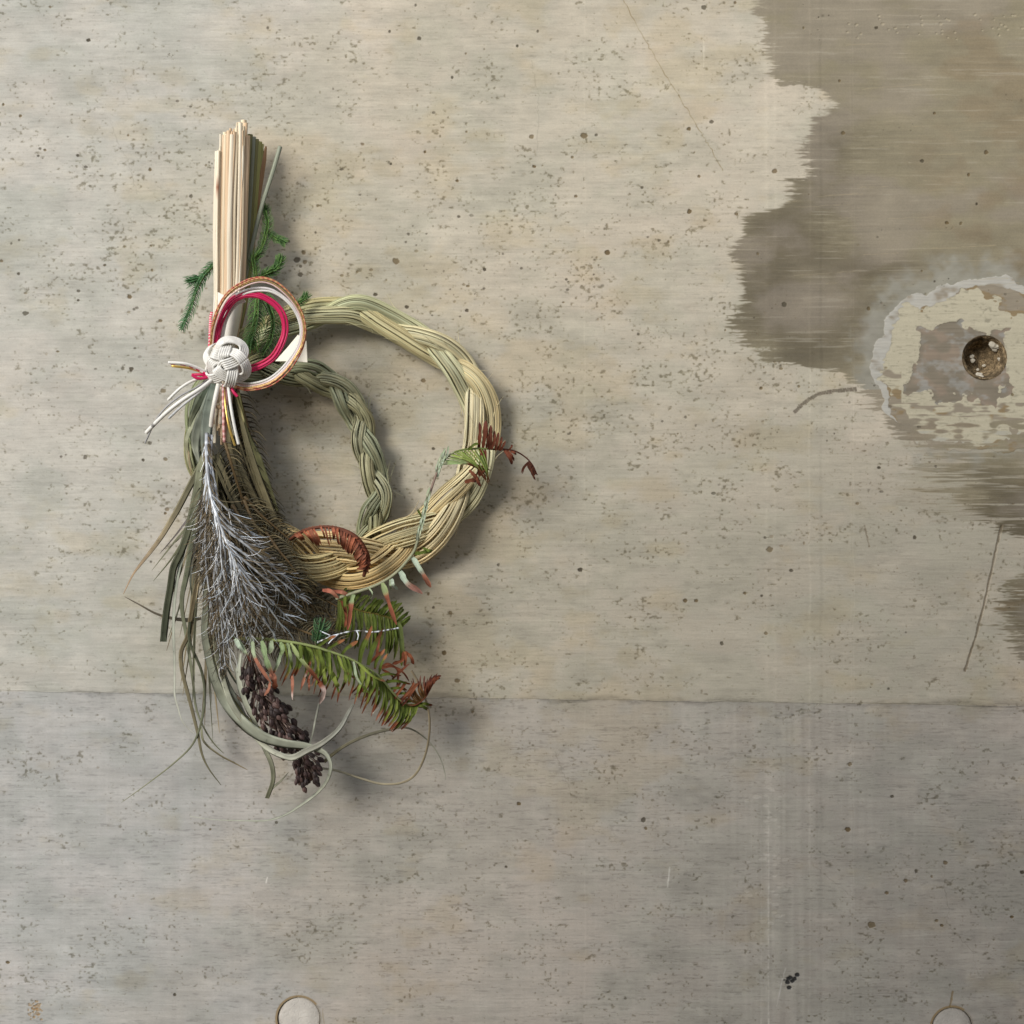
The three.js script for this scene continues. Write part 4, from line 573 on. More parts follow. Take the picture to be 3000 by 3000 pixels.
sprig('feathery_sprig', 'dark feathery sprig in the shade at right of the crimson loop', [[760, 850, 0.036], [785, 890, 0.036], [800, 935, 0.034], [795, 990, 0.032], [770, 1040, 0.03]], { ...GREEN, n: 44, len: 36 });
sprig('feathery_sprig', 'small green sprig tip above the start of the large straw ring', [[850, 905, 0.034], [872, 890, 0.033], [890, 878, 0.032], [900, 862, 0.031]], { ...GREEN, n: 24, len: 20 });

sprig('feathery_sprig', 'bluish green tuft between the plume and the lower fern', [[925, 1890, 0.05], [932, 1872, 0.053], [938, 1850, 0.054], [944, 1826, 0.052]], { ...GREEN, n: 16, len: 34, w: 2.4, c0: [0.05, 0.12, 0.05], c1: [0.08, 0.17, 0.07], group: undefined });
sprig('conifer_sprig', 'olive conifer sprig just above the spine of the lower fern', [[790, 1800, 0.05], [840, 1830, 0.052], [890, 1850, 0.052], [945, 1870, 0.05], [1000, 1885, 0.046]], { ...OLIVE, n: 34 });
sprig('conifer_sprig', 'olive conifer sprig crossing over the foot of the large straw ring', [[780, 1560, 0.052], [815, 1610, 0.055], [848, 1650, 0.055], [875, 1690, 0.052], [890, 1730, 0.048]], { ...OLIVE, n: 30 });
[['hanging along the inner edge of the ring beside the yellow blade', [[705, 1230, 0.03], [728, 1330, 0.032], [752, 1420, 0.032], [785, 1500, 0.03], [830, 1560, 0.03]]], ['lying left of the plume stem', [[610, 1400, 0.05], [612, 1480, 0.054], [606, 1560, 0.056], [604, 1650, 0.056], [612, 1740, 0.052]]], ['under the middle of the plume', [[640, 1480, 0.058], [670, 1560, 0.062], [700, 1640, 0.062], [735, 1720, 0.058], [780, 1780, 0.052]]], ['under the right edge of the plume', [[680, 1480, 0.056], [730, 1560, 0.06], [780, 1630, 0.06], [830, 1690, 0.056], [880, 1750, 0.05]]], ['at the lower tip of the plume', [[650, 1620, 0.056], [672, 1700, 0.058], [690, 1780, 0.056], [705, 1850, 0.052], [730, 1900, 0.046]]], ['filling the hollow below the ring foot', [[830, 1690, 0.03], [880, 1720, 0.032], [930, 1745, 0.032], [985, 1775, 0.03], [1040, 1800, 0.028]]]].forEach(([where, list]) => sprig('conifer_sprig', 'olive conifer sprig ' + where, list, { ...OLIVE, n: 40 }));
// ------------------------------------------------------------------ silver plume
{
  const t = thing('silver_plume', 'bushy silvery grey dried plume fanning down from the knot', 'dried plume', P(605, 1312, 0.06));
  const main = [[606, 1270, 0.060], [605, 1330, 0.068], [612, 1420, 0.076], [625, 1480, 0.080], [642, 1530, 0.083], [665, 1590, 0.085], [688, 1640, 0.085], [708, 1690, 0.084], [730, 1740, 0.081], [757, 1790, 0.076], [788, 1835, 0.070]], mc = new THREE.CatmullRomCurve3(line(main), false, 'centripetal');
  const sil = [0.82, 0.87, 0.93], dull = [0.24, 0.25, 0.27], bronze = [0.19, 0.145, 0.08], black = [0.075, 0.062, 0.042];
  part('stem', sweep(line(main), { w: (s) => 0.0014 * (1 - 0.5 * s) * (0.8 + 0.4 * noise(s * 50, 9)), sides: 8, segs: 80, col: (s) => mix3(dull, sil, noise(s * 60, 2)) }), M.silver, t);
  for (let k = 0; k < 3; k++) part('stem', sweep(line([[612 + k * 5, 1275, 0.058], [606 + k * 6, 1350, 0.066], [614 + k * 8, 1420, 0.072], [622 + k * 10, 1500, 0.074]]), { w: (s) => 0.0009 * (0.7 + 0.6 * noise(s * 30 + k * 5, 4)), sides: 6, segs: 30, col: (s) => mix3(dull, sil, noise(s * 40 + k * 9, 2)) }), M.silver, t);
  const twig = (p, d, L, w, mat, out, c, curl, drop) => {
    const pts = [p.clone()]; const q = p.clone(), dir = d.clone(), n = 5;
    for (let i = 0; i < n; i++) { q.addScaledVector(dir, L / n); pts.push(q.clone()); dir.add(new THREE.Vector3(curl, -drop, rr(-0.12, 0.08))).normalize(); }
    for (const x of pts) x.z = Math.max(0.012, x.z);
    out.push(sweep(pts, { w: (s) => w * (1 - 0.6 * s), sides: 3, segs: n + 1, col: (s) => mul3(c, 0.8 + 0.5 * noise(s * 3 + p.x * 900, p.y * 900)) })); return pts;
  };
  const tips = [[608, 1800, 0.05, 0.25], [622, 1860, 0.052, 0.2], [640, 1900, 0.055, 0.2], [660, 1950, 0.056, 0.3], [648, 1975, 0.05, 0.25], [628, 1925, 0.048, 0.2], [676, 1925, 0.056, 0.4], [672, 1870, 0.062, 0.4], [700, 1890, 0.062, 0.55], [722, 1872, 0.066, 0.65], [745, 1882, 0.066, 0.7], [772, 1870, 0.066, 0.75], [806, 1862, 0.064, 0.8], [838, 1850, 0.060, 0.8], [868, 1835, 0.056, 0.75], [892, 1800, 0.052, 0.65], [905, 1770, 0.050, 0.6], [880, 1730, 0.052, 0.5], [850, 1700, 0.054, 0.45], [812, 1662, 0.056, 0.36], [780, 1610, 0.058, 0.3], [600, 1720, 0.054, 0.2], [604, 1640, 0.058, 0.15], [640, 1780, 0.066, 0.3], [690, 1800, 0.072, 0.5], [655, 1700, 0.074, 0.3]];
  const bright = [], matt = [];
  for (const [u, v, z, s0] of tips) {
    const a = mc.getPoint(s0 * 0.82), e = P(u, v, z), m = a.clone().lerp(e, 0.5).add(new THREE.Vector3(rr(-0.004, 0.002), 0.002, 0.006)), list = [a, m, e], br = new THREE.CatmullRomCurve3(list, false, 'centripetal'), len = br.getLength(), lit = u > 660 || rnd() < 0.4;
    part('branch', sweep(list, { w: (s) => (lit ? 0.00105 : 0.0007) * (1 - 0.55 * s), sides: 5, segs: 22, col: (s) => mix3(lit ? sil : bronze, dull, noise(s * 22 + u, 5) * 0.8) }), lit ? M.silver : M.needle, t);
    const n = Math.round(len / 0.00075);
    for (let i = 0; i < n; i++) {
      const s = 0.08 + 0.92 * rnd(), p = br.getPoint(s), T = br.getTangent(s), side = rnd() < 0.5 ? -1 : 1, B = new THREE.Vector3().crossVectors(UP, T).normalize();
      const d = T.clone().addScaledVector(B, side * rr(0.12, 0.75)).addScaledVector(UP, rr(-0.6, 0.4)).normalize(), kind = rnd();
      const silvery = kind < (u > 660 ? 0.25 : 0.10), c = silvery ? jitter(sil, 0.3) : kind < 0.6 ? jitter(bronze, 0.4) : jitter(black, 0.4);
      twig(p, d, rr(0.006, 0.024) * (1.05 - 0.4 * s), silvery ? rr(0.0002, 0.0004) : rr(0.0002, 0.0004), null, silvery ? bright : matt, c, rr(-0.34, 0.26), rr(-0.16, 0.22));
    }
  }
  for (let i = 0; i < 200; i++) { const s = rnd() ** 1.3 * 0.9, p = mc.getPoint(s), T = mc.getTangent(s), B = new THREE.Vector3().crossVectors(UP, T).normalize(), d = T.clone().addScaledVector(B, rr(-0.5, 0.6)).addScaledVector(UP, rr(-0.4, 0.3)).normalize(), q = rnd() < 0.3; twig(p, d, rr(0.006, 0.016), 0.0004, null, q ? bright : matt, q ? jitter(sil, 0.2) : jitter(bronze, 0.4), rr(-0.12, 0.12), rr(0, 0.1)); }
  for (const [u, v] of [[640, 1720], [658, 1745], [672, 1660], [632, 1690], [640, 1560], [615, 1470]]) { const p = P(u, v, 0.074); twig(p, new THREE.Vector3(rr(-0.2, 0.5), -1, 0).normalize(), 0.007, 0.0009, null, bright, sil, 0, 0); }
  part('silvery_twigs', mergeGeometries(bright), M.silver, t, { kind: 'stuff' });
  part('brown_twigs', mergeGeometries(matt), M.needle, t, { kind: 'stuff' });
  const u = thing('silver_twig', 'thin wavy silver twig lying above the lower fern', 'twig', P(1060, 1852, 0.05));
  part('stem', sweep(line([[930, 1882, 0.056], [985, 1860, 0.058], [1045, 1848, 0.058], [1090, 1852, 0.057], [1135, 1846, 0.055], [1168, 1840, 0.052]]), { w: (s) => 0.0004 + 0.0004 * noise(s * 30, 4), sides: 5, segs: 60, col: (s) => mix3(black, sil, sstep(0.3, 0.5, noise(s * 44, 1))) }), M.silver, u);
  for (const l of [[[1045, 1848, 0.058], [1050, 1862, 0.06], [1047, 1875, 0.06]], [[938, 1848, 0.056], [950, 1854, 0.058], [968, 1862, 0.058]], [[990, 1860, 0.058], [975, 1872, 0.06], [962, 1886, 0.06]]]) part('side_twig', sweep(line(l), { w: 0.00045, sides: 5, segs: 10, col: () => sil }), M.silver, u);
}

// ------------------------------------------------------------------ fern fronds
const FERN = { green: [0.135, 0.185, 0.036], bright: [0.235, 0.295, 0.065], pale: [0.44, 0.53, 0.36], mint: [0.50, 0.60, 0.49], brown: [0.23, 0.075, 0.04], coral: [0.50, 0.22, 0.15], dusk: [0.15, 0.05, 0.035], blush: [0.72, 0.56, 0.52] };
function leaflet(parent, list, wpx, c, tip, o = {}) {          // a strap of leaf from base to tip, green first, dried at the end
  const w = wpx * PX / 2 * 0.82, cut = o.cut ?? 0.7, off = rnd() * 99;
  return part('leaflet', sweep(line(list), { w: (s) => w * (o.shape ? o.shape(s) : Math.min(1, 0.6 + s * 2.5) * (0.78 + 0.4 * noise(s * 9 + off, 6)) * (s < 0.86 ? 1 - 0.15 * s : 0.87 * (0.3 + 0.7 * ((1 - s) / 0.14)))), t: (s) => Math.min(0.00011, w * 0.12), sides: 6, segs: o.segs || 16, fold: o.fold ?? rr(0.35, 0.9), twist: o.twist ?? ((a) => (s) => a * s * s + 0.25 * Math.sin(s * 7 + off))(rr(-0.9, 0.9)), col: (s) => [...mul3(mix3(c, tip, sstep(cut - 0.09, cut + 0.06, s + 0.1 * (noise(s * 9 + off, 4) - 0.5))), 0.85 + 0.3 * noise(s * 12 + off, 9)), o.two ?? 0.18] }), M.frond, parent);
}
{ // the lower frond, spread across the bottom of the wreath
  const t = thing('fern_frond', 'broad green fern frond with brown tips spread below the wreath', 'fern frond', P(870, 1890, 0.05));
  const rach = [[678, 1866, 0.050], [720, 1872, 0.056], [780, 1873, 0.060], [867, 1884, 0.063], [915, 1893, 0.064], [958, 1906, 0.064], [1041, 1938, 0.062], [1114, 1985, 0.058], [1150, 2028, 0.054], [1182, 2058, 0.050], [1215, 2066, 0.047], [1245, 2044, 0.046], [1262, 2015, 0.047], [1276, 1990, 0.048]];
  const rc = new THREE.CatmullRomCurve3(line(rach), false, 'centripetal');
  part('rachis', sweep(line(rach), { w: (s) => 0.0012 * (1.1 - 0.75 * s), sides: 6, segs: 70, col: (s) => mix3([0.33, 0.40, 0.16], FERN.brown, sstep(0.62, 0.78, s)) }), M.leaf, t);
  // the front row, hanging down from the rachis, read one by one
  for (const [b, mid, e, w, c, tip, cut] of [
    [[690, 1872], [705, 1895], [726, 1915], 15, FERN.mint, FERN.pale, 0.9], [[700, 1874], [722, 1912], [735, 1940], 10, FERN.pale, FERN.dusk, 0.6],
    [[738, 1876], [752, 1930], [795, 2000], 15, FERN.pale, FERN.coral, 0.48], [[792, 2000], [788, 2018], [775, 2038], 11, FERN.coral, FERN.coral, 0.5], [[768, 1878], [778, 1925], [798, 1980], 19, [0.33, 0.44, 0.24], FERN.coral, 0.86], [[795, 1972], [804, 1992], [806, 2018], 20, FERN.coral, FERN.brown, 0.5], [[797, 1878], [793, 1900], [786, 1915], 18, FERN.pale, FERN.pale, 0.9],
    [[824, 1882], [828, 1905], [822, 1925], 16, [0.3, 0.4, 0.2], FERN.pale, 0.9], [[826, 1915], [812, 1945], [800, 1972], 13, FERN.pale, FERN.coral, 0.8], [[842, 1884], [850, 1915], [856, 1960], 11, [0.3, 0.38, 0.2], FERN.green, 0.8], [[856, 1980], [857, 2010], [857, 2050], 12, FERN.coral, FERN.blush, 0.75],
    [[852, 1884], [880, 1930], [938, 2000], 15, [0.36, 0.44, 0.2], FERN.brown, 0.7], [[930, 1990], [948, 2020], [936, 2062], 18, FERN.brown, FERN.blush, 0.45], [[880, 1890], [882, 1925], [878, 1958], 14, FERN.green, FERN.green, 0.8], [[898, 1894], [912, 1915], [904, 1950], 10, FERN.green, FERN.brown, 0.8], [[912, 1930], [903, 1958], [893, 1985], 9, FERN.coral, FERN.blush, 0.8], [[904, 1985], [906, 2005], [905, 2025], 8, FERN.brown, FERN.coral, 0.6],
    [[935, 1902], [942, 1940], [938, 1980], 13, FERN.green, FERN.bright, 0.6], [[945, 1945], [952, 1985], [950, 2008], 14, FERN.bright, FERN.bright, 0.9], [[962, 1910], [968, 1945], [966, 1978], 13, FERN.green, FERN.bright, 0.5], [[972, 1970], [985, 2000], [990, 2014], 17, FERN.bright, [0.36, 0.42, 0.1], 0.7], [[988, 2012], [992, 2030], [988, 2058], 7, FERN.green, FERN.brown, 0.5],
    [[990, 1920], [1008, 1960], [1040, 1988], 9, FERN.bright, FERN.coral, 0.75], [[1005, 1925], [1012, 1960], [1014, 2000], 13, FERN.green, FERN.bright, 0.7], [[1018, 1930], [1026, 1970], [1022, 2010], 12, FERN.green, FERN.brown, 0.9], [[1036, 1938], [1046, 1985], [1082, 2032], 10, FERN.pale, FERN.green, 0.7], [[1052, 1946], [1090, 1978], [1128, 1996], 9, FERN.bright, FERN.coral, 0.85],
    [[1060, 1950], [1062, 1990], [1046, 2034], 14, FERN.bright, FERN.green, 0.9], [[1078, 1960], [1078, 2000], [1064, 2030], 12, FERN.bright, FERN.green, 0.9], [[1092, 1968], [1096, 2005], [1080, 2040], 11, FERN.green, FERN.bright, 0.8],
  ]) { const z = 0.066 - 0.008 * clamp((b[1] - 1870) / 160); leaflet(t, [[...b, z], [...mid, z + 0.007], [...e, z + 0.004]], w, c, tip, { cut, two: rr(-0.25, 0.25) }); }
  // upright leaflets
  for (const [b, e, w] of [[[1052, 1945], [1090, 1834], 18], [[1078, 1948], [1121, 1842], 18], [[1000, 1918], [1048, 1878], 13], [[960, 1902], [1010, 1874], 12], [[1098, 1955], [1128, 1902], 10], [[930, 1894], [985, 1862], 12], [[1110, 1975], [1135, 1915], 9]]) leaflet(t, [[...b, 0.060], [(b[0] * 0.55 + e[0] * 0.45) - 3, b[1] * 0.5 + e[1] * 0.5, 0.067], [...e, 0.066]], w, FERN.green, [0.40, 0.17, 0.08], { cut: 0.72 });
  // the crowded rows either side, getting shorter to the tip
  for (let i = 0; i < 56; i++) {
    const s = 0.2 + 0.6 * (i / 56), p = rc.getPoint(s), u = p.x / (PX * (DIST - p.z) / DIST) + 1500, v = 1500 - p.y / (PX * (DIST - p.z) / DIST);
    const L = (s < 0.5 ? 128 : 128 - (s - 0.5) * 210) * rr(0.75, 1.12), a = rr(-0.12, 0.12) + (s < 0.5 ? 1.45 : 1.45 + (s - 0.5) * 2.0);
    const b = rnd() < 0.5, c = jitter(b ? FERN.green : FERN.bright, 0.2);
    leaflet(t, [[u, v, p.z - 0.003], [u + L * 0.5 * Math.cos(a) + 4, v + L * 0.5 * Math.sin(a), p.z + 0.002], [u + L * Math.cos(a + 0.18), v + L * Math.sin(a + 0.18), p.z - 0.004]], rr(6.5, 10.5), c, rnd() < 0.3 ? FERN.coral : FERN.brown, { cut: rr(0.62, 0.85), two: rr(-0.3, 0.3) });
    if (s > 0.5 && i % 3 === 1) { const a2 = -0.25 + rr(-0.2, 0.2) + (s - 0.4) * 0.5, L2 = L * 0.62; leaflet(t, [[u, v, p.z - 0.004], [u + L2 * 0.5 * Math.cos(a2), v + L2 * 0.5 * Math.sin(a2), p.z - 0.002], [u + L2 * Math.cos(a2 + 0.2), v + L2 * Math.sin(a2 + 0.2), p.z - 0.008]], rr(8, 12), jitter(FERN.green, 0.2), FERN.brown, { cut: rr(0.7, 0.9) }); }
  }
  // dried, curled leaflets at the tip
  for (let i = 0; i < 26; i++) { const s = 0.79 + 0.2 * (i / 26), p = rc.getPoint(s), k = PX * (DIST - p.z) / DIST, u = p.x / k + 1500, v = 1500 - p.y / k, a = rr(-0.15, 0.15) + lerp(-2.55, -0.85, i / 26), L = lerp(76, 26, i / 26) * rr(0.7, 1.1); leaflet(t, [[u, v, p.z], [u + L * 0.5 * Math.cos(a) + 3, v + L * 0.5 * Math.sin(a), p.z + 0.004], [u + L * Math.cos(a + 0.3), v + L * Math.sin(a + 0.3), p.z + 0.002]], rr(4, 8), jitter(i < 9 ? [0.24, 0.13, 0.05] : FERN.brown, 0.2), jitter(FERN.dusk, 0.2), { cut: 0.6 }); }
  for (let i = 0; i < 16; i++) { const u = rr(1030, 1190), v = 2006 + (u - 1030) * 0.14; leaflet(t, [[u + 36, v - 26, 0.05], [u + 14, v + 6, 0.053], [u - 12 + rr(-6, 6), v + rr(22, 50), 0.050]], rr(6, 10), jitter([0.26, 0.09, 0.045], 0.2), FERN.dusk, { cut: 0.7 }); }
  for (const l of [[[1112, 1958, 0.05], [1138, 1945, 0.054], [1165, 1962, 0.055], [1162, 2012, 0.05]], [[1110, 1960, 0.05], [1150, 1952, 0.056], [1178, 1968, 0.056], [1198, 1996, 0.052]], [[1150, 1990, 0.05], [1172, 1968, 0.055], [1200, 1945, 0.056]], [[1120, 1962, 0.049], [1145, 1975, 0.052], [1152, 1984, 0.052]]]) leaflet(t, l, 9, FERN.brown, FERN.dusk, { cut: 0.8 });
  leaflet(t, [[1090, 2090, 0.03], [1098, 2080, 0.031], [1110, 2072, 0.030]], 9, [0.66, 0.62, 0.55], [0.66, 0.62, 0.55]);
}
{ // the frond behind, in the shade of the ring
  const t = thing('fern_frond', 'shaded green fern frond hanging behind under the straw ring', 'fern frond', P(1090, 1800, 0.03));
  const rach = [[985, 1752, 0.034], [1015, 1772, 0.034], [1060, 1790, 0.033], [1110, 1800, 0.032], [1150, 1815, 0.030], [1172, 1850, 0.028]], rc = new THREE.CatmullRomCurve3(line(rach), false, 'centripetal');
  part('rachis', sweep(line(rach), { w: 0.0009, sides: 6, segs: 30, col: () => [0.24, 0.19, 0.05] }), M.leaf, t);
  for (let i = 0; i < 30; i++) for (const side of [1, -1]) {
    const s = 0.05 + 0.95 * (i / 30), p = rc.getPoint(s), k = PX * (DIST - p.z) / DIST, u = p.x / k + 1500, v = 1500 - p.y / k, L = (side > 0 ? 105 : 52) * rr(0.8, 1.1), a = side > 0 ? rr(1.35, 1.65) : rr(-1.2, -0.8);
    leaflet(t, [[u, v, p.z], [u + L * 0.5 * Math.cos(a), v + L * 0.5 * Math.sin(a), p.z + 0.003], [u + L * Math.cos(a + 0.1), v + L * Math.sin(a + 0.1), p.z - 0.003]], rr(9, 13), jitter(rnd() < 0.4 ? [0.15, 0.18, 0.045] : FERN.green, 0.25), FERN.green, { cut: 0.9 });
  }
  leaflet(t, [[1168, 1822, 0.034], [1178, 1880, 0.036], [1186, 1930, 0.036]], 16, [0.14, 0.18, 0.06], FERN.coral, { cut: 0.9 });
  for (const l of [[[1183, 1905, 0.036], [1190, 1930, 0.038], [1186, 1952, 0.036]], [[1190, 1910, 0.036], [1204, 1925, 0.038], [1212, 1946, 0.036]], [[1182, 1912, 0.036], [1176, 1935, 0.038], [1150, 1944, 0.036]]]) leaflet(t, l, 13, [0.34, 0.12, 0.06], FERN.brown);
  for (const l of [[[945, 1728, 0.045], [970, 1733, 0.049], [992, 1752, 0.048]], [[975, 1732, 0.046], [1000, 1734, 0.050], [1022, 1744, 0.048]]]) leaflet(t, l, 15, [0.48, 0.17, 0.12], FERN.coral, { cut: 0.5 });
  for (const l of [[[1000, 1760, 0.044], [1014, 1800, 0.046], [1010, 1838, 0.044]], [[1085, 1940, 0.04], [1110, 1915, 0.042], [1122, 1906, 0.042]], [[1098, 1960, 0.04], [1104, 1920, 0.04], [1112, 1868, 0.038]]]) leaflet(t, l, 10, FERN.brown, [0.35, 0.12, 0.07]);
}
{ // the long frond that climbs the right of the ring
  const t = thing('fern_frond', 'long curving fern frond with a dried brown tip climbing over the straw ring', 'fern frond', P(1230, 1560, 0.045));
  const rach = [[985, 1754, 0.046], [1030, 1739, 0.049], [1103, 1714, 0.052], [1157, 1681, 0.054], [1195, 1640, 0.056], [1214, 1612, 0.056], [1226, 1575, 0.056], [1236, 1540, 0.055], [1252, 1470, 0.054], [1266, 1425, 0.053], [1278, 1390, 0.053], [1292, 1360, 0.054], [1318, 1332, 0.054], [1350, 1319, 0.054], [1400, 1314, 0.053], [1446, 1316, 0.051], [1479, 1316, 0.048], [1510, 1322, 0.045], [1540, 1340, 0.042], [1560, 1362, 0.040], [1574, 1392, 0.038]];
  const rc = new THREE.CatmullRomCurve3(line(rach), false, 'centripetal');
  part('rachis', sweep(line(rach), { w: (s) => 0.0012 * (1 - 0.65 * s), sides: 6, segs: 120, col: (s) => (s < 0.62 ? mix3([0.42, 0.44, 0.30], [0.36, 0.26, 0.22], sstep(0.3, 0.45, s) * (1 - sstep(0.5, 0.6, s))) : mix3([0.2, 0.25, 0.08], FERN.dusk, sstep(0.72, 0.78, s))) }), M.leaf, t);
  for (const [b, mid, e, w, c, cut, tip] of [[[1208, 1634], [1236, 1672], [1262, 1720], 17, FERN.mint, 0.58, FERN.coral], [[1172, 1675], [1194, 1708], [1237, 1740], 20, FERN.mint, 0.55, [0.62, 0.33, 0.27]], [[1148, 1696], [1152, 1712], [1165, 1727], 12, FERN.mint, 0.95, FERN.mint], [[1120, 1708], [1136, 1752], [1162, 1830], 18, [0.33, 0.40, 0.2], 0.42, [0.36, 0.13, 0.08]], [[1035, 1742], [1030, 1772], [1018, 1845], 17, [0.30, 0.38, 0.2], 0.5, [0.40, 0.14, 0.09]], [[1143, 1699], [1143, 1714], [1146, 1728], 9, FERN.pale, 0.9, FERN.pale], [[1012, 1748], [1010, 1775], [1018, 1800], 12, FERN.green, 0.6, FERN.brown], [[1240, 1605], [1258, 1615], [1262, 1618], 10, FERN.green, 0.9, FERN.green], [[1214, 1622], [1240, 1618], [1268, 1612], 13, FERN.green, 0.9, FERN.green], [[1082, 1722], [1090, 1738], [1084, 1756], 6, FERN.pale, 0.9, FERN.pale]]) leaflet(t, [[...b, 0.055], [...mid, 0.060], [...e, 0.054]], w, c, tip, { cut });
  // small folded leaflets hugging the rachis across the ring
  for (let i = 0; i < 30; i++) { const s = 0.285 + 0.30 * (i / 30), p = rc.getPoint(s), k = PX * (DIST - p.z) / DIST, u = p.x / k + 1500, v = 1500 - p.y / k, side = i % 2 ? 1 : -1; if (s > 0.41 && s < 0.50) continue; leaflet(t, [[u, v, p.z], [u + side * 4 + 2, v - 14, p.z + 0.002], [u + side * 2 + 8, v - 38, p.z + 0.001]], rr(5, 9), jitter([0.52, 0.58, 0.45], 0.2), FERN.pale, { segs: 8 }); }
  leaflet(t, [[1240, 1520, 0.055], [1230, 1505, 0.057], [1221, 1488, 0.058]], 9, FERN.green, [0.45, 0.4, 0.3], { cut: 0.85 });
  // the green fan, its ends dried brown
  for (let i = 0; i < 17; i++) { const q = i / 16, s = lerp(0.55, 0.71, q), p = rc.getPoint(s), k = PX * (DIST - p.z) / DIST, u = p.x / k + 1500, v = 1500 - p.y / k, a = lerp(0.02, 1.26, q) + rr(-0.05, 0.05), L = lerp(140, 100, q) * rr(0.9, 1.08); leaflet(t, [[u, v, p.z], [u + L * 0.5 * Math.cos(a - 0.06), v + L * 0.5 * Math.sin(a - 0.06), p.z + 0.006], [u + L * Math.cos(a + 0.07), v + L * Math.sin(a + 0.07), p.z + 0.001]], lerp(6.5, 5, q), jitter(i < 4 ? [0.30, 0.40, 0.18] : i % 2 ? [0.25, 0.33, 0.09] : [0.17, 0.24, 0.06], 0.2), [0.17, 0.06, 0.03], { cut: lerp(0.52, 0.8, q) + rr(-0.05, 0.05), two: 0.3 }); }
  for (const [b, e, w] of [[[1388, 1390], [1408, 1425], 14], [[1376, 1378], [1406, 1412], 12], [[1362, 1412], [1398, 1408], 14], [[1400, 1390], [1420, 1360], 9], [[1404, 1395], [1424, 1372], 10]]) leaflet(t, [[...b, 0.055], [(b[0] + e[0]) / 2, (b[1] + e[1]) / 2 - 3, 0.058], [...e, 0.056]], w, [0.19, 0.065, 0.035], FERN.dusk);
  for (let i = 0; i < 5; i++) leaflet(t, [[1290 - i * 2, 1365 + i * 8, 0.055], [1298 - i * 3, 1350 + i * 8, 0.058], [1306 - i * 4, 1336 + i * 8, 0.058]], 8, FERN.mint, FERN.pale);
  leaflet(t, [[1372, 1318, 0.054], [1385, 1306, 0.056], [1402, 1300, 0.055]], 10, FERN.green, FERN.green);
  // brown leaflets standing and hanging past the fan
  for (const [b, e, w, tip] of [[[1402, 1314], [1404, 1236], 13], [[1414, 1314], [1424, 1232], 16], [[1424, 1314], [1428, 1250], 9], [[1432, 1316], [1438, 1246], 15], [[1440, 1316], [1450, 1262], 12], [[1450, 1318], [1460, 1268], 12], [[1458, 1318], [1470, 1280], 10], [[1464, 1320], [1480, 1292], 9], [[1412, 1316], [1426, 1392], 12], [[1404, 1316], [1414, 1352], 10], [[1422, 1318], [1420, 1372], 8], [[1478, 1318], [1500, 1360], 12], [[1486, 1320], [1506, 1350], 9], [[1490, 1318], [1500, 1303], 7], [[1496, 1322], [1512, 1332], 8]]) leaflet(t, [[...b, 0.052], [(b[0] + e[0]) / 2 + 3, (b[1] + e[1]) / 2, 0.056], [...e, 0.053]], w, jitter([0.16, 0.05, 0.028], 0.2), FERN.dusk, { cut: 0.8 });
  for (let i = 0; i < 12; i++) { const s = lerp(0.925, 0.995, i / 12), p = rc.getPoint(s), k = PX * (DIST - p.z) / DIST, u = p.x / k + 1500, v = 1500 - p.y / k, L = i < 2 ? 44 : 26; leaflet(t, [[u, v, p.z], [u - L * 0.35, v + L * 0.35, p.z + 0.002], [u - L * 0.4 + (i < 2 ? -6 : 8), v + L * 0.8, p.z]], rr(5, 8), jitter([0.15, 0.055, 0.035], 0.2), FERN.dusk, { segs: 8 }); }
}
{ // the dried frond rolled round the foot of the ring
  const t = thing('curled_dried_frond', 'rust coloured dried fern frond curled over the foot of the straw ring', 'dried fern', P(980, 1560, 0.045));
  const arc = [[850, 1580, 0.040], [880, 1560, 0.046], [915, 1548, 0.050], [960, 1544, 0.053], [1005, 1556, 0.055], [1040, 1580, 0.056], [1062, 1612, 0.055], [1074, 1648, 0.053], [1066, 1688, 0.049]], rc = new THREE.CatmullRomCurve3(line(arc), false, 'centripetal');
  part('rachis', sweep(line(arc), { w: (s) => 0.0012 + 0.0022 * sstep(0.35, 0.7, s) * (1 - sstep(0.8, 1, s)), t: 0.0016, sides: 8, segs: 60, col: () => [0.18, 0.06, 0.035] }), M.leaf, t);
  const n = 30;
  for (let i = 0; i < n; i++) {
    const s = 0.02 + 0.93 * (i / n), p = rc.getPoint(s), T = rc.getTangent(s), k = PX * (DIST - p.z) / DIST, u = p.x / k + 1500, v = 1500 - p.y / k;
    if (s < 0.42 && rnd() < 0.3) continue;
    const dx = T.x, dy = -T.y, nx = -dy, ny = dx, L = s < 0.5 ? rr(28, 64) : lerp(46, 20, (s - 0.5) / 0.5) * rr(0.85, 1.15), lean = s < 0.45 ? 0.42 : 0.75;
    const a = [u - nx * 5 - dx * 6, v - ny * 5 - dy * 6, p.z - 0.002], m = [u + nx * L * 0.35 + dx * lean * 6, v + ny * L * 0.35 + dy * lean * 6, p.z + 0.005], e = [u + nx * L + dx * lean * L * 0.55, v + ny * L + dy * lean * L * 0.55, p.z - 0.001];
    leaflet(t, [a, m, e], s < 0.45 ? rr(5, 14) : rr(9, 16), jitter([0.38, 0.135, 0.08], 0.4), jitter([0.24, 0.075, 0.04], 0.2), { cut: 0.8, segs: 10, two: 0.3 });
    if (s > 0.6) leaflet(t, [[u, v, p.z], [u - nx * 5 + dx * 6, v - ny * 5 + dy * 6, p.z + 0.002], [u - nx * 12 + dx * 16, v - ny * 12 + dy * 16, p.z]], 8, jitter([0.27, 0.09, 0.055], 0.2), FERN.brown, { segs: 8 });
  }
}

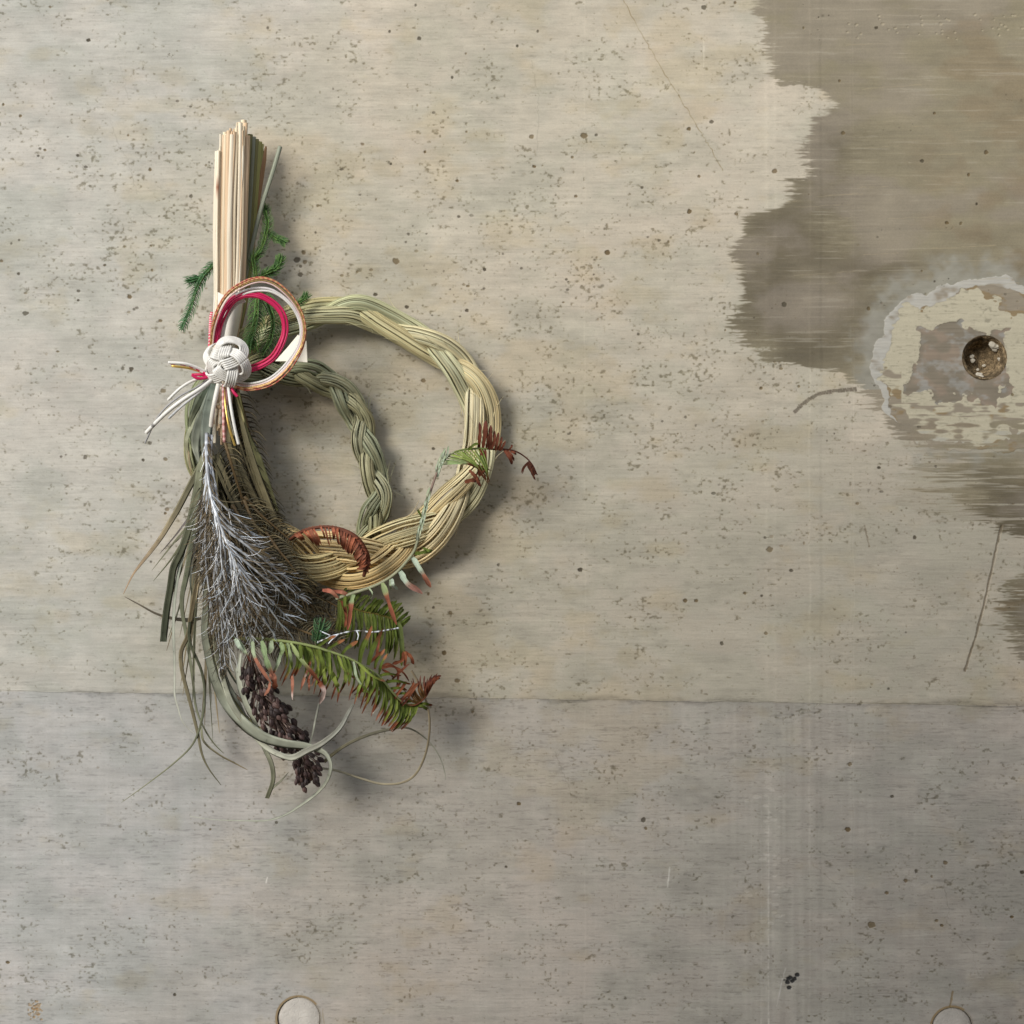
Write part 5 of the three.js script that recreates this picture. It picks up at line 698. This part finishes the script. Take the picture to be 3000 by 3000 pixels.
// ------------------------------------------------------------------ the dark seed head
{
  const t = thing('seed_head', 'drooping dark brown head of oval seeds under the fern', 'seed head', P(800, 2050, 0.04));
  const path = [[735, 1900, 0.044], [748, 1960, 0.046], [772, 2040, 0.046], [815, 2110, 0.044], [850, 2165, 0.042], [885, 2215, 0.040], [915, 2285, 0.036]], rc = new THREE.CatmullRomCurve3(line(path), false, 'centripetal');
  const stems = [sweep(line(path), { w: 0.0014, sides: 6, segs: 40, col: () => [0.16, 0.09, 0.06] })];
  const shapes = [0, 1, 2].map((k) => { const g = new THREE.IcosahedronGeometry(1, 2), p = g.attributes.position; for (let i = 0; i < p.count; i++) { const y = p.getY(i), q = 1 - 0.22 * Math.max(0, y), r = 1 + 0.12 * Math.sin(6 * Math.atan2(p.getZ(i), p.getX(i)) + k) * (1 - y * y); p.setXYZ(i, p.getX(i) * q * r * 0.6, y, p.getZ(i) * q * r * 0.55); } g.computeVertexNormals(); return g; });
  const place = (s, off, dz, sz) => {
    const p = rc.getPoint(s), T = rc.getTangent(s), B = new THREE.Vector3().crossVectors(UP, T).normalize();
    const a = p.clone(), q = p.clone().addScaledVector(B, off * PX).addScaledVector(T, 0.006 + Math.abs(off) * PX * 0.5).add(new THREE.Vector3(0, 0, dz));
    stems.push(sweep([a.addScaledVector(T, -0.006), a.clone().lerp(q, 0.6).addScaledVector(B, off * PX * 0.15), q], { w: 0.00035, sides: 4, segs: 5, col: () => (rnd() < 0.3 ? [0.4, 0.3, 0.26] : [0.10, 0.06, 0.045]) }));
    const m = new THREE.Mesh(shapes[Math.floor(rnd() * 3)], M.seed[Math.floor(rnd() * 4)]); m.name = 'seed'; m.castShadow = m.receiveShadow = true;
    m.position.copy(q).sub(t.position); m.scale.setScalar(sz * PX); m.quaternion.setFromUnitVectors(new THREE.Vector3(0, 1, 0), T.clone().addScaledVector(B, rr(-0.5, 0.5) + off * 0.008).addScaledVector(UP, rr(-0.3, 0.3)).normalize()); t.add(m);
  };
  for (let i = 0; i < 165; i++) { const s = 0.04 + 0.62 * rnd() ** 0.9; place(s, rr(-1, 1) * lerp(42, 44, s), rr(-0.006, 0.014), rr(9.5, 13.5)); }
  for (let i = 0; i < 58; i++) { const s = rr(0.74, 0.97); place(s, rr(-1, 1) * (s > 0.9 ? 26 : 40), rr(-0.004, 0.010), rr(9, 12)); }
  part('stalks', mergeGeometries(stems), M.needle, t, { kind: 'stuff' });
}

renderer.render(scene, camera);
